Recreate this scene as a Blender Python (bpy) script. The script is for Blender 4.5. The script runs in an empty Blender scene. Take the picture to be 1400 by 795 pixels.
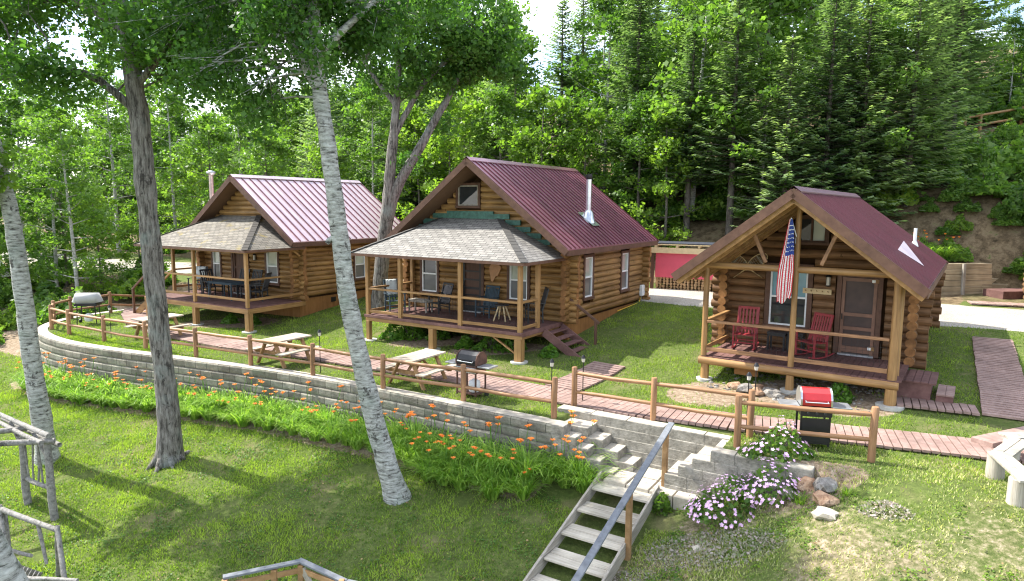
import bpy, math, random
import numpy as np
from mathutils import Vector, Matrix, noise as mnoise
R=math.radians
rng=random.Random(7); nr=np.random.default_rng(7)
sc=bpy.context.scene; COL=sc.collection
# ---------------- camera, world, sun, exposure
cam=bpy.data.objects.new('camera',bpy.data.cameras.new('camera')); COL.objects.link(cam); sc.camera=cam
cam.data.sensor_width=36; cam.data.lens=927.14/1400*36; cam.data.clip_end=2000
cam.matrix_world=Matrix.Translation((0,0,4.845))@Matrix.Rotation(R(90-7.093),4,'X')@Matrix.Rotation(R(0.4606),4,'Z')
SUN=Vector((-.58,.286,.7615)).normalized()
sl=bpy.data.lights.new('sun','SUN'); so=bpy.data.objects.new('sun',sl); COL.objects.link(so)
so.location=(-30,15,40); so.rotation_euler=SUN.to_track_quat('Z','Y').to_euler()
sl.energy=4.3; sl.angle=R(.5); sl.color=(1,.955,.87)
w=bpy.data.worlds.new('World'); sc.world=w; w.use_nodes=True
nt=w.node_tree; nt.nodes.clear(); N=nt.nodes.new; K=nt.links.new
out=N('ShaderNodeOutputWorld'); bg=N('ShaderNodeBackground'); bg.inputs[1].default_value=.15
sky=N('ShaderNodeTexSky'); sky.sky_type='NISHITA'; sky.sun_disc=False
sky.sun_elevation=math.asin(SUN.z); sky.sun_rotation=math.atan2(SUN.x,SUN.y); sky.air_density=1; sky.dust_density=1.2
tc=N('ShaderNodeTexCoord'); mp=N('ShaderNodeMapping'); mp.inputs['Scale'].default_value=(1,1,1.8)
cn=N('ShaderNodeTexNoise'); cn.inputs['Scale'].default_value=2.2; cn.inputs['Detail'].default_value=7; cn.inputs['Roughness'].default_value=.58
cr=N('ShaderNodeValToRGB'); cr.color_ramp.elements[0].position=.47; cr.color_ramp.elements[1].position=.60
mx=N('ShaderNodeMixRGB'); mx.inputs[2].default_value=(8.2,8.4,8.8,1)
K(tc.outputs['Generated'],mp.inputs[0]); K(mp.outputs[0],cn.inputs[0]); K(cn.outputs[0],cr.inputs[0]); K(cr.outputs[0],mx.inputs[0])
K(sky.outputs[0],mx.inputs[1]); K(mx.outputs[0],bg.inputs[0]); K(bg.outputs[0],out.inputs[0])
sc.view_settings.view_transform='Standard'; sc.view_settings.look='None'; sc.view_settings.gamma=1
sc.view_settings.exposure=1.42
sc.cycles.max_bounces=6; sc.cycles.diffuse_bounces=3; sc.cycles.glossy_bounces=2; sc.cycles.transmission_bounces=3; sc.cycles.transparent_max_bounces=4
sc.cycles.sample_clamp_indirect=6
sc.cycles.pixel_filter_type='BLACKMAN_HARRIS'; sc.cycles.filter_width=1.15
# --- terrain functions
import math
def ss(x,a,b):
    t=min(1.,max(0.,(x-a)/(b-a))); return t*t*(3-2*t)
def lerp(a,b,t): return a+(b-a)*t
def interp(x,tab):
    if x<=tab[0][0]: return tab[0][1]
    for (x0,y0),(x1,y1) in zip(tab,tab[1:]):
        if x<=x1: return y0+(y1-y0)*(x-x0)/(x1-x0)
    return tab[-1][1]
EP=(.848,-.530); EQ=(.530,.848)
def pq(x,y): return (.848*x-.53*y, .53*x+.848*y)
def xy(p,q): return (.848*p+.53*q, -.53*p+.848*q)
# wall line (outer face) in p,q
WALL=[(-31.1,19.5),(-31.15,17.0),(-31.1,15.3),(-30.7,13.8),(-30.0,12.8),(-28.9,12.0),(-27.4,11.5),(-25.6,11.3),(-23.4,11.45),(-21.0,11.8),
      (-18.0,12.3),(-15.4,12.65),(-12.5,12.8),(-10.4,12.83),(-8.4,12.83),(-6.95,12.83)]
W0=-6.95;W1=-3.35
def wallq(p):
    if p<-28.9: return 12.0
    if p<-6.95: return interp(p,WALL[5:])
    if p<W1: return 13.75
    if p<-2.0: return 12.95
    return 12.9
POLY=None
def inside(p,q):
    """is p,q on the upper terrace"""
    if p<-28.9:
        # left rounded end: region p> left curve at q
        if q<12.0: return False
        pl=interp(q,[(12.0,-28.9),(12.8,-30.0),(13.8,-30.7),(15.3,-31.1),(17.0,-31.15),(19.5,-31.1),(22,-33)])
        return p>pl+.18
    return q>wallq(p)+.18
def hash2(i,j):
    n=(i*374761393+j*668265263)&0xffffffff
    n=((n^(n>>13))*1274126177)&0xffffffff
    return ((n^(n>>16))&0xffff)/65535.
def vnoise(x,y):
    i=math.floor(x);j=math.floor(y);u=x-i;v=y-j
    u=u*u*(3-2*u);v=v*v*(3-2*v)
    return lerp(lerp(hash2(i,j),hash2(i+1,j),u),lerp(hash2(i,j+1),hash2(i+1,j+1),u),v)*2-1
def U(p,q):
    z=interp(q,[(10,.0),(15,.03),(16.5,.08),(17.3,.14),(19.6,.42),(26.3,1.1),(31,1.3),(34,1.42),(300,1.42)])
    z+=.15*ss(p,-9,-3)*(1-ss(q,17,22))
    z-=.10*ss(-p,18,26)*ss(q,15,18)*(1-ss(q,20,24))
    r=ss(p,-8,0)
    q0=30+22*ss(-p,27,42)
    z+=r*3.0*ss(q,33.8,38.0)+(1-r)*2.2*ss(q,q0,q0+6)
    d=max(0.,q-q0-4.5)
    z+=.30*min(d,60)+.05*max(0,d-60)
    z+=.45*ss(q,q0+1,q0+8)*vnoise(p*.25,q*.25)
    if -6<p<4 and 28<q<40:          # fill behind the timber wall
        x,y=xy(p,q); dx=x-17.3; dy=y-27.5; yl=-.139*dx+.990*dy; xl=.990*dx+.139*dy
        if yl>.3 and -6<xl<3.0:
            f=ss(yl,.35,.9)*ss(xl,-6,-5)*(1-ss(xl,2.4,3.0)); z=max(z,lerp(z,2.42+.22*yl,f))
    return z
def Lo(p,q):
    b=lerp(-1.1,.10,ss(p,-4.6,-.2))
    if q<12.7:
        s=lerp(.20,.27,ss(p,-12,-4))
        d=12.7-q
        z=b-s*d if d<9 else b-s*9-.08*(d-9)
        z+=.05*vnoise(p*.6+7,q*.6)*ss(d,.5,2)
    elif p>-12: z=b+(U(p,12.9)-b)*ss(p,-1.5,0)
    else: z=interp(q,[(12.7,-1.1),(17,-.45),(19,-.25),(22.5,.75),(60,.8)])
    w=ss(q,19.,22.5)
    return lerp(z,U(p,q),w) if w>0 else z
def Gpq(p,q): return U(p,q) if inside(p,q) else Lo(p,q)
def G(x,y): return Gpq(*pq(x,y))
# ---------------- materials
MATS={}
def nodes(name):
    m=bpy.data.materials.new(name); m.use_nodes=True; nt=m.node_tree; nt.nodes.clear()
    o=nt.nodes.new('ShaderNodeOutputMaterial'); p=nt.nodes.new('ShaderNodeBsdfPrincipled'); nt.links.new(p.outputs[0],o.inputs[0])
    MATS[name]=m; return m,nt,p,o
def rgb(c): return (c[0],c[1],c[2],1)
def noise(nt,vec,scale,detail=4,rough=.6):
    n=nt.nodes.new('ShaderNodeTexNoise'); n.inputs['Scale'].default_value=scale; n.inputs['Detail'].default_value=detail; n.inputs['Roughness'].default_value=rough
    if vec is not None: nt.links.new(vec,n.inputs['Vector'])
    return n.outputs[0]
def ramp(nt,fac,stops):
    r=nt.nodes.new('ShaderNodeValToRGB'); nt.links.new(fac,r.inputs[0]); e=r.color_ramp.elements
    while len(e)<len(stops): e.new(.5)
    for k,(p,c) in zip(e,stops): k.position=p; k.color=rgb(c)
    return r.outputs[0]
def mix(nt,f,a,b,mode='MIX'):
    m=nt.nodes.new('ShaderNodeMixRGB'); m.blend_type=mode
    for i,v in ((0,f),(1,a),(2,b)):
        if isinstance(v,(int,float)): m.inputs[i].default_value=v if i==0 else (v,v,v,1)
        elif isinstance(v,tuple): m.inputs[i].default_value=rgb(v)
        else: nt.links.new(v,m.inputs[i])
    return m.outputs[0]
def coords(nt,kind='Object',scale=(1,1,1),rot=(0,0,0)):
    t=nt.nodes.new('ShaderNodeTexCoord'); m=nt.nodes.new('ShaderNodeMapping'); m.inputs['Scale'].default_value=scale; m.inputs['Rotation'].default_value=rot
    nt.links.new(t.outputs[kind],m.inputs[0]); return m.outputs[0]
def wcoords(nt,scale=(1,1,1)):
    g=nt.nodes.new('ShaderNodeNewGeometry'); m=nt.nodes.new('ShaderNodeMapping'); m.inputs['Scale'].default_value=scale
    nt.links.new(g.outputs['Position'],m.inputs[0]); return m.outputs[0]
def bump(nt,p,h,strength=.4,dist=.02):
    b=nt.nodes.new('ShaderNodeBump'); b.inputs['Strength'].default_value=strength; b.inputs['Distance'].default_value=dist
    nt.links.new(h,b.inputs['Height']); nt.links.new(b.outputs[0],p.inputs['Normal'])
def mwood(name,c0,c1,axis='x',rough=.6,sc_=(9,9,9),str_=.5,spec=.3,blotch=.35,rows=0):
    """wood: grain streaks along an axis plus large soft variation"""
    m,nt,p,o=nodes(name)
    s={'x':(.7,sc_[1],sc_[2]),'y':(sc_[0],.7,sc_[2]),'z':(sc_[0],sc_[1],.7),'n':(4,4,4)}[axis]
    v=coords(nt,'Object',s); n1=noise(nt,v,1.6,6,.65)
    col=ramp(nt,n1,[(.3,c0),(.7,c1)])
    n2=noise(nt,coords(nt,'Object'),.9,3); big=ramp(nt,n2,[(.35,(1-blotch,)*3),(.65,(1+blotch*.4,)*3)])
    col=mix(nt,1,col,big,'MULTIPLY')
    if rows:
        n3=noise(nt,coords(nt,'Object',(.22,.22,rows)),1,2,.5); col=mix(nt,1,col,ramp(nt,n3,[(.30,(.62,.58,.54)),(.5,(1,1,1)),(.70,(1.28,1.3,1.32))]),'MULTIPLY')
        n4=noise(nt,coords(nt,'Object',(2.2,2.2,2.2) ),3.2,3,.5); col=mix(nt,ramp(nt,n4,[(.655,(0,0,0)),(.70,(.75,.75,.75))]),col,(.07,.035,.015))
    oi=nt.nodes.new('ShaderNodeObjectInfo'); rr=ramp(nt,oi.outputs['Random'],[(0,(.88,.88,.88)),(1,(1.08,1.08,1.08))])
    col=mix(nt,1,col,rr,'MULTIPLY')
    nt.links.new(col,p.inputs['Base Color']); p.inputs['Roughness'].default_value=rough; p.inputs['Specular IOR Level'].default_value=spec
    bump(nt,p,n1,str_,.01); return m
def mplain(name,c,rough=.6,metal=0,spec=.5,var=.12,scale=6,bmp=0,coat=0):
    m,nt,p,o=nodes(name)
    n=noise(nt,coords(nt,'Object'),scale,5,.6)
    a=tuple(x*(1-var) for x in c); b=tuple(min(1,x*(1+var)) for x in c)
    nt.links.new(ramp(nt,n,[(.3,a),(.7,b)]),p.inputs['Base Color'])
    p.inputs['Roughness'].default_value=rough; p.inputs['Metallic'].default_value=metal; p.inputs['Specular IOR Level'].default_value=spec
    if coat: p.inputs['Coat Weight'].default_value=coat; p.inputs['Coat Roughness'].default_value=.15
    if bmp: bump(nt,p,n,bmp,.02)
    return m
# logs: golden (cabins 1,2), dark (cabin 3)
mwood('log_gold_x',(.17,.088,.03),(.44,.255,.095),'x',.5,(9,14,14),.6,.3,.3,5.1)
mwood('log_gold_y',(.17,.088,.03),(.44,.255,.095),'y',.5,(14,9,14),.6,.3,.3,5.1)
mwood('log_dark_x',(.12,.06,.026),(.32,.175,.085),'x',.6,(9,16,16),.7,.25,.4,4.6)
mwood('log_dark_y',(.12,.06,.026),(.34,.20,.10),'y',.6,(16,9,16),.7,.25,.4,4.6)
mwood('log_end',(.16,.07,.025),(.36,.18,.07),'n',.7,(4,4,4),.5,.2,.4)
mwood('chink',(.035,.02,.01),(.06,.03,.015),'n',.9,(4,4,4),.3,.1,.3)
for ax in 'xyzn':
    mwood('beam_'+ax,(.21,.11,.04),(.43,.25,.10),ax,.5,(14,14,14),.4,.35,.25)
    mwood('fencewood_'+ax,(.19,.095,.045),(.42,.23,.115),ax,.55,(14,14,14),.5,.35,.3)
    mwood('weathered_'+ax,(.26,.23,.19),(.50,.46,.39),ax,.85,(22,22,22),.6,.15,.3)
    mwood('trim_'+ax,(.085,.042,.028),(.15,.08,.052),ax,.6,(12,12,12),.3,.3,.2)
mwood('skirt_board',(.24,.11,.035),(.36,.18,.065),'z',.7,(5,5,9),.3,.2,.2)
mwood('deck_plank',(.13,.065,.058),(.21,.115,.10),'n',.7,(5,5,5),.4,.2,.3)
mwood('walk_plank',(.235,.15,.125),(.37,.26,.225),'n',.75,(5,5,5),.4,.2,.25)
mwood('table_wood',(.34,.28,.21),(.54,.47,.38),'y',.8,(20,9,20),.5,.15,.3)
mwood('table_leg',(.25,.14,.06),(.42,.26,.13),'n',.7,(5,5,5),.4,.2,.3)
mwood('tread_wood',(.36,.32,.25),(.60,.55,.46),'x',.85,(9,24,24),.7,.15,.3)
mplain('door_frame',(.19,.095,.06),.55,var=.2)
mplain('door_panel',(.055,.03,.024),.5,var=.35,scale=3)
mwood('timber_tan',(.27,.21,.13),(.47,.39,.26),'x',.85,(9,20,20),.6,.15,.35)
mplain('soffit',(.16,.09,.05),.8)
mplain('white_paint',(.78,.79,.78),.45,var=.04)
mplain('black_metal',(.018,.018,.02),.4,.3,var=.2)
mplain('black_plastic',(.02,.021,.024),.5,0,var=.2)
mplain('steel',(.62,.63,.64),.28,.9,var=.1)
mplain('steel_dull',(.42,.43,.44),.45,.8,var=.15)
mplain('red_paint',(.42,.02,.022),.35,.1,var=.12,coat=.4)
mplain('red_chair',(.26,.022,.028),.5,0,var=.2)
mplain('red_tarp',(.62,.085,.13),.6,0,var=.1,scale=1.5,bmp=.2)
mplain('green_paint',(.05,.13,.10),.7,0,var=.4,scale=9,bmp=.3)
mplain('blue_fabric',(.035,.06,.08),.8,0,var=.2)
mplain('grey_rail_paint',(.15,.16,.175),.75,0,.2,var=.25,scale=9)
mplain('concrete',(.42,.41,.37),.9,0,var=.2,bmp=.4)
mplain('galvanized',(.55,.57,.58),.3,.85,var=.1)
mplain('copper_pipe',(.42,.33,.30),.35,.7,var=.2)
mplain('towel',(.62,.66,.66),.9,0,var=.1)
mplain('lamp_glass',(.55,.52,.45),.2,0,var=.05)
mplain('firewood',(.38,.24,.12),.9,0,var=.5,scale=12,bmp=.6)
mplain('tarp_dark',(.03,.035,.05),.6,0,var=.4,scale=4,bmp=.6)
mplain('plastic_white',(.74,.75,.76),.5,0,var=.08)
mplain('flower_orange',(.80,.22,.02),.6,0,var=.15)
mplain('flower_yellow',(.8,.5,.04),.6)
mplain('flower_pink',(.72,.46,.66),.6,0,var=.15)
mplain('flag_red',(.55,.03,.045),.75,0,var=.08)
mplain('flag_white',(.78,.78,.76),.75,0,var=.04)
mplain('flag_blue',(.035,.07,.30),.75,0,var=.08)
mplain('snowshoe_wood',(.62,.47,.26),.6,0,var=.1)
mplain('plaque_wood',(.42,.21,.09),.5,0,var=.2)
mplain('grill_cover_grey',(.33,.33,.32),.6,0,var=.15,scale=3)
mplain('tank_white',(.72,.72,.72),.4)
def mroof(name,c,rough,var):
    m,nt,p,o=nodes(name)
    n=noise(nt,coords(nt,'Object',(.5,.5,.5)),1.5,5,.6); n2=noise(nt,coords(nt,'Object',(6,1,1)),3,4,.6)
    a=tuple(x*(1-var) for x in c); b=tuple(x*(1+var) for x in c)
    col=ramp(nt,n,[(.3,a),(.7,b)]); n7=noise(nt,coords(nt,'Object',(.5,5,.5)),1.2,6,.7); col=mix(nt,1,col,ramp(nt,n7,[(.35,(.78,.76,.76)),(.6,(1.08,1.08,1.08))]),'MULTIPLY')
    n8=noise(nt,coords(nt,'Object'),7,4,.7); col=mix(nt,ramp(nt,n8,[(.66,(0,0,0)),(.72,(.6,.6,.6))]),col,(.10,.075,.05)); nt.links.new(col,p.inputs['Base Color'])
    p.inputs['Roughness'].default_value=rough; p.inputs['Specular IOR Level'].default_value=.9; p.inputs['Coat Weight'].default_value=.6; p.inputs['Coat Roughness'].default_value=.25; p.inputs['Coat IOR'].default_value=1.7
    p.inputs['Metallic'].default_value=.55
    bump(nt,p,n2,.12,.01); return m
mroof('roof_burgundy',(.31,.125,.17),.36,.28)
mroof('roof_faded_sheen',(.64,.48,.49),.36,.08)  # faded paint, with the sky's reflection put into the pale base colour
mroof('roof_purple',(.25,.135,.17),.42,.12)
mroof('roof_rib',(.14,.03,.045),.4,.15)
def glass(name,c,rough=.04):
    m,nt,p,o=nodes(name); n=noise(nt,coords(nt,'Object'),1.2,2)
    nt.links.new(ramp(nt,n,[(.4,tuple(x*.7 for x in c)),(.65,c)]),p.inputs['Base Color'])
    p.inputs['Roughness'].default_value=rough; p.inputs['Specular IOR Level'].default_value=.6; p.inputs['Coat Weight'].default_value=.3; return m
glass('glass_dark',(.035,.04,.045)); glass('glass_curtain',(.50,.56,.47)); glass('glass_screen',(.10,.105,.11),.35); glass('glass_blue',(.22,.42,.50))
def shingles(name,c0,c1,moss=0):
    m,nt,p,o=nodes(name); uv=coords(nt,'UV')
    b=nt.nodes.new('ShaderNodeTexBrick'); nt.links.new(uv,b.inputs['Vector'])
    b.inputs['Color1'].default_value=rgb(c0); b.inputs['Color2'].default_value=rgb(c1); b.inputs['Mortar'].default_value=rgb(tuple(x*.35 for x in c0))
    b.inputs['Scale'].default_value=1; b.inputs['Mortar Size'].default_value=.012; b.inputs['Brick Width'].default_value=.30; b.inputs['Row Height'].default_value=.14
    n=noise(nt,uv,3.5,6,.7); col=mix(nt,.8,b.outputs[0],ramp(nt,n,[(.3,(.62,.62,.62)),(.7,(1.2,1.2,1.2))]),'MULTIPLY')
    if moss:
        nm=noise(nt,uv,1.3,6,.7); col=mix(nt,ramp(nt,nm,[(.56,(0,0,0)),(.66,(moss,)*3)]),col,(.20,.15,.03))
    nt.links.new(col,p.inputs['Base Color']); p.inputs['Roughness'].default_value=.9
    inv=nt.nodes.new('ShaderNodeMath'); inv.operation='SUBTRACT'; inv.inputs[0].default_value=1; nt.links.new(b.outputs['Fac'],inv.inputs[1])
    bump(nt,p,inv.outputs[0],.6,.02); return m
shingles('shingle_tan',(.165,.155,.14),(.27,.255,.23)); shingles('shingle_old',(.11,.095,.075),(.205,.185,.15),.8)
def blocks():
    m,nt,p,o=nodes('wall_block'); uv=coords(nt,'UV')
    b=nt.nodes.new('ShaderNodeTexBrick'); nt.links.new(uv,b.inputs['Vector'])
    b.inputs['Color1'].default_value=rgb((.16,.145,.115)); b.inputs['Color2'].default_value=rgb((.32,.295,.24)); b.inputs['Mortar'].default_value=rgb((.05,.045,.035))
    b.inputs['Scale'].default_value=1; b.inputs['Mortar Size'].default_value=.009; b.inputs['Brick Width'].default_value=.46; b.inputs['Row Height'].default_value=.20
    n=noise(nt,wcoords(nt),5,8,.7); n2=noise(nt,wcoords(nt,(.6,.6,2)),1.5,4,.6)
    col=mix(nt,1,b.outputs[0],ramp(nt,n,[(.3,(.55,.55,.55)),(.7,(1.3,1.3,1.3))]),'MULTIPLY')
    col=mix(nt,ramp(nt,n2,[(.5,(0,0,0)),(.7,(.5,.5,.5))]),col,(.16,.19,.12))
    nt.links.new(col,p.inputs['Base Color']); p.inputs['Roughness'].default_value=.95
    bump(nt,p,noise(nt,wcoords(nt),14,6,.7),1,.04)
    m,nt,p,o=nodes('cap_block'); n=noise(nt,wcoords(nt),6,7,.7)
    nt.links.new(ramp(nt,n,[(.3,(.30,.265,.21)),(.7,(.50,.45,.37))]),p.inputs['Base Color']); p.inputs['Roughness'].default_value=.95
    bump(nt,p,n,.7,.03)
blocks()
def leafm(name,c,c2,trans=.45,rough=.5,obj=.25):
    m,nt,p,o=nodes(name)
    at=nt.nodes.new('ShaderNodeAttribute'); at.attribute_name='rnd'
    col=ramp(nt,at.outputs['Fac'],[(0,c),(1,c2)])
    oi=nt.nodes.new('ShaderNodeObjectInfo'); col=mix(nt,1,col,ramp(nt,oi.outputs['Random'],[(0,(1-obj,1-obj*.8,1-obj)),(1,(1+obj,1+obj*.7,1+obj*.5))]),'MULTIPLY')
    nt.links.new(col,p.inputs['Base Color']); p.inputs['Roughness'].default_value=rough; p.inputs['Specular IOR Level'].default_value=.35
    tr=nt.nodes.new('ShaderNodeBsdfTranslucent'); tcol=mix(nt,1,col,(1.9,2.1,.9),'MULTIPLY'); nt.links.new(tcol,tr.inputs[0])
    ms=nt.nodes.new('ShaderNodeMixShader'); ms.inputs[0].default_value=trans
    nt.links.new(p.outputs[0],ms.inputs[1]); nt.links.new(tr.outputs[0],ms.inputs[2]); nt.links.new(ms.outputs[0],o.inputs[0]); return m
leafm('leaf_broad',(.05,.115,.02),(.14,.235,.045),.45)
leafm('leaf_near',(.035,.10,.02),(.10,.20,.04),.42)
leafm('leaf_yellow',(.085,.165,.025),(.19,.28,.045),.5)
leafm('leaf_shrub',(.07,.15,.03),(.17,.27,.06),.45)
leafm('needle',(.075,.13,.07),(.20,.275,.145),.42,.5,.3)
leafm('needle_old',(.06,.085,.04),(.11,.13,.06),.18,.6,.2)
leafm('grass_blade',(.065,.13,.016),(.28,.365,.06),.35,.6,0)
leafm('grass_dry',(.20,.27,.07),(.55,.50,.27),.3,.7,0)
leafm('lily_leaf',(.12,.24,.035),(.30,.43,.08),.4,.4,.15)
leafm('thyme',(.18,.23,.11),(.46,.36,.38),.2,.8,0)
leafm('fern',(.06,.15,.02),(.13,.25,.035),.45)
def bark(name,cs,scale,bs,thr,vert):
    m,nt,p,o=nodes(name); n=noise(nt,coords(nt,'Object',scale),1,7,.7); n2=noise(nt,coords(nt,'Object'),1.4,4,.6)
    col=ramp(nt,n,[(thr-.08,cs[0]),(thr,cs[1]),(thr+.25,cs[2])])
    col=mix(nt,ramp(nt,n2,[(.52,(0,0,0)),(.68,(.55,.55,.55))]),col,cs[3])
    n5=noise(nt,coords(nt,'Object',(2.6,2.6,1.7)),1.3,5,.75); col=mix(nt,ramp(nt,n5,[(.585,(0,0,0)),(.64,(.9,.9,.9))]),col,cs[0])
    n6=noise(nt,coords(nt,'Object'),9,5,.7); col=mix(nt,.7,col,ramp(nt,n6,[(.3,(.7,.7,.7)),(.7,(1.25,1.25,1.25))]),'MULTIPLY')
    nt.links.new(col,p.inputs['Base Color']); p.inputs['Roughness'].default_value=.85; bump(nt,p,n,bs,.05); return m
bark('bark_birch',((.04,.035,.03),(.26,.26,.235),(.56,.57,.54),(.20,.24,.20)),(4.5,4.5,20),.9,.45,0)
bark('bark_aspen',((.03,.025,.02),(.13,.115,.10),(.33,.31,.28),(.22,.26,.24)),(17,17,2.6),1,.47,1)
bark('bark_dark',((.035,.028,.022),(.10,.08,.065),(.20,.175,.15),(.16,.17,.14)),(14,14,3),.9,.45,1)
bark('bark_pale',((.07,.065,.06),(.32,.31,.28),(.52,.51,.48),(.25,.27,.22)),(4,4,14),.5,.42,0)
bark('log_grey',((.06,.055,.05),(.17,.16,.145),(.30,.285,.265),(.20,.20,.19)),(14,14,14),.6,.42,1)
bark('rock',((.06,.055,.05),(.16,.145,.125),(.30,.28,.26),(.22,.15,.10)),(5,5,5),.8,.42,1)
bark('rock_rust',((.10,.06,.04),(.30,.17,.10),(.48,.34,.22),(.25,.2,.16)),(6,6,6),.8,.42,1)
def ground():
    m,nt,p,o=nodes('ground_soil'); a=nt.nodes.new('ShaderNodeAttribute'); a.attribute_name='zone'
    W=wcoords(nt); n1=noise(nt,W,.8,6,.65); n2=noise(nt,W,9,6,.7); n3=noise(nt,W,35,4,.7)
    grass=ramp(nt,n2,[(.3,(.06,.075,.025)),(.55,(.105,.14,.035)),(.75,(.20,.20,.085))])
    grass=mix(nt,ramp(nt,n1,[(.52,(0,0,0)),(.66,(.6,.6,.6))]),grass,(.20,.17,.09))
    soil=ramp(nt,n2,[(.3,(.13,.09,.055)),(.5,(.25,.19,.13)),(.72,(.42,.34,.26))])
    nf=noise(nt,W,2.6,9,.72); forest=ramp(nt,nf,[(.32,(.045,.035,.02)),(.46,(.13,.095,.055)),(.58,(.22,.165,.10)),(.68,(.08,.12,.03))])
    sep=nt.nodes.new('ShaderNodeSeparateColor'); nt.links.new(a.outputs['Color'],sep.inputs[0])
    def jit(ch,amt=.5):
        m_=nt.nodes.new('ShaderNodeMath'); m_.operation='MULTIPLY_ADD'; nt.links.new(n2,m_.inputs[0]); m_.inputs[1].default_value=amt; 
        s_=nt.nodes.new('ShaderNodeMath'); s_.operation='SUBTRACT'; nt.links.new(sep.outputs[ch],s_.inputs[0]); s_.inputs[1].default_value=amt/2
        nt.links.new(s_.outputs[0],m_.inputs[2])
        return ramp(nt,m_.outputs[0],[(.38,(0,0,0)),(.62,(1,1,1))])
    col=mix(nt,jit(0,.7),grass,soil); col=mix(nt,jit(1,.6),col,forest)
    col=mix(nt,.5,col,ramp(nt,n3,[(.3,(.7,.7,.7)),(.7,(1.25,1.25,1.25))]),'MULTIPLY')
    nt.links.new(col,p.inputs['Base Color']); p.inputs['Roughness'].default_value=1; p.inputs['Specular IOR Level'].default_value=.1
    bump(nt,p,n3,.8,.04)
    m,nt,p,o=nodes('gravel'); W=wcoords(nt); n2=noise(nt,W,22,6,.75); n1=noise(nt,W,.7,5,.6)
    col=ramp(nt,n2,[(.3,(.18,.16,.13)),(.5,(.36,.33,.285)),(.7,(.56,.52,.46))]); col=mix(nt,.6,col,ramp(nt,n1,[(.35,(.75,.74,.7)),(.65,(1.1,1.1,1.1))]),'MULTIPLY')
    nt.links.new(col,p.inputs['Base Color']); p.inputs['Roughness'].default_value=1; p.inputs['Specular IOR Level'].default_value=.1; bump(nt,p,n2,.7,.03)
ground()
def M(n): return MATS[n]
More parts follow.
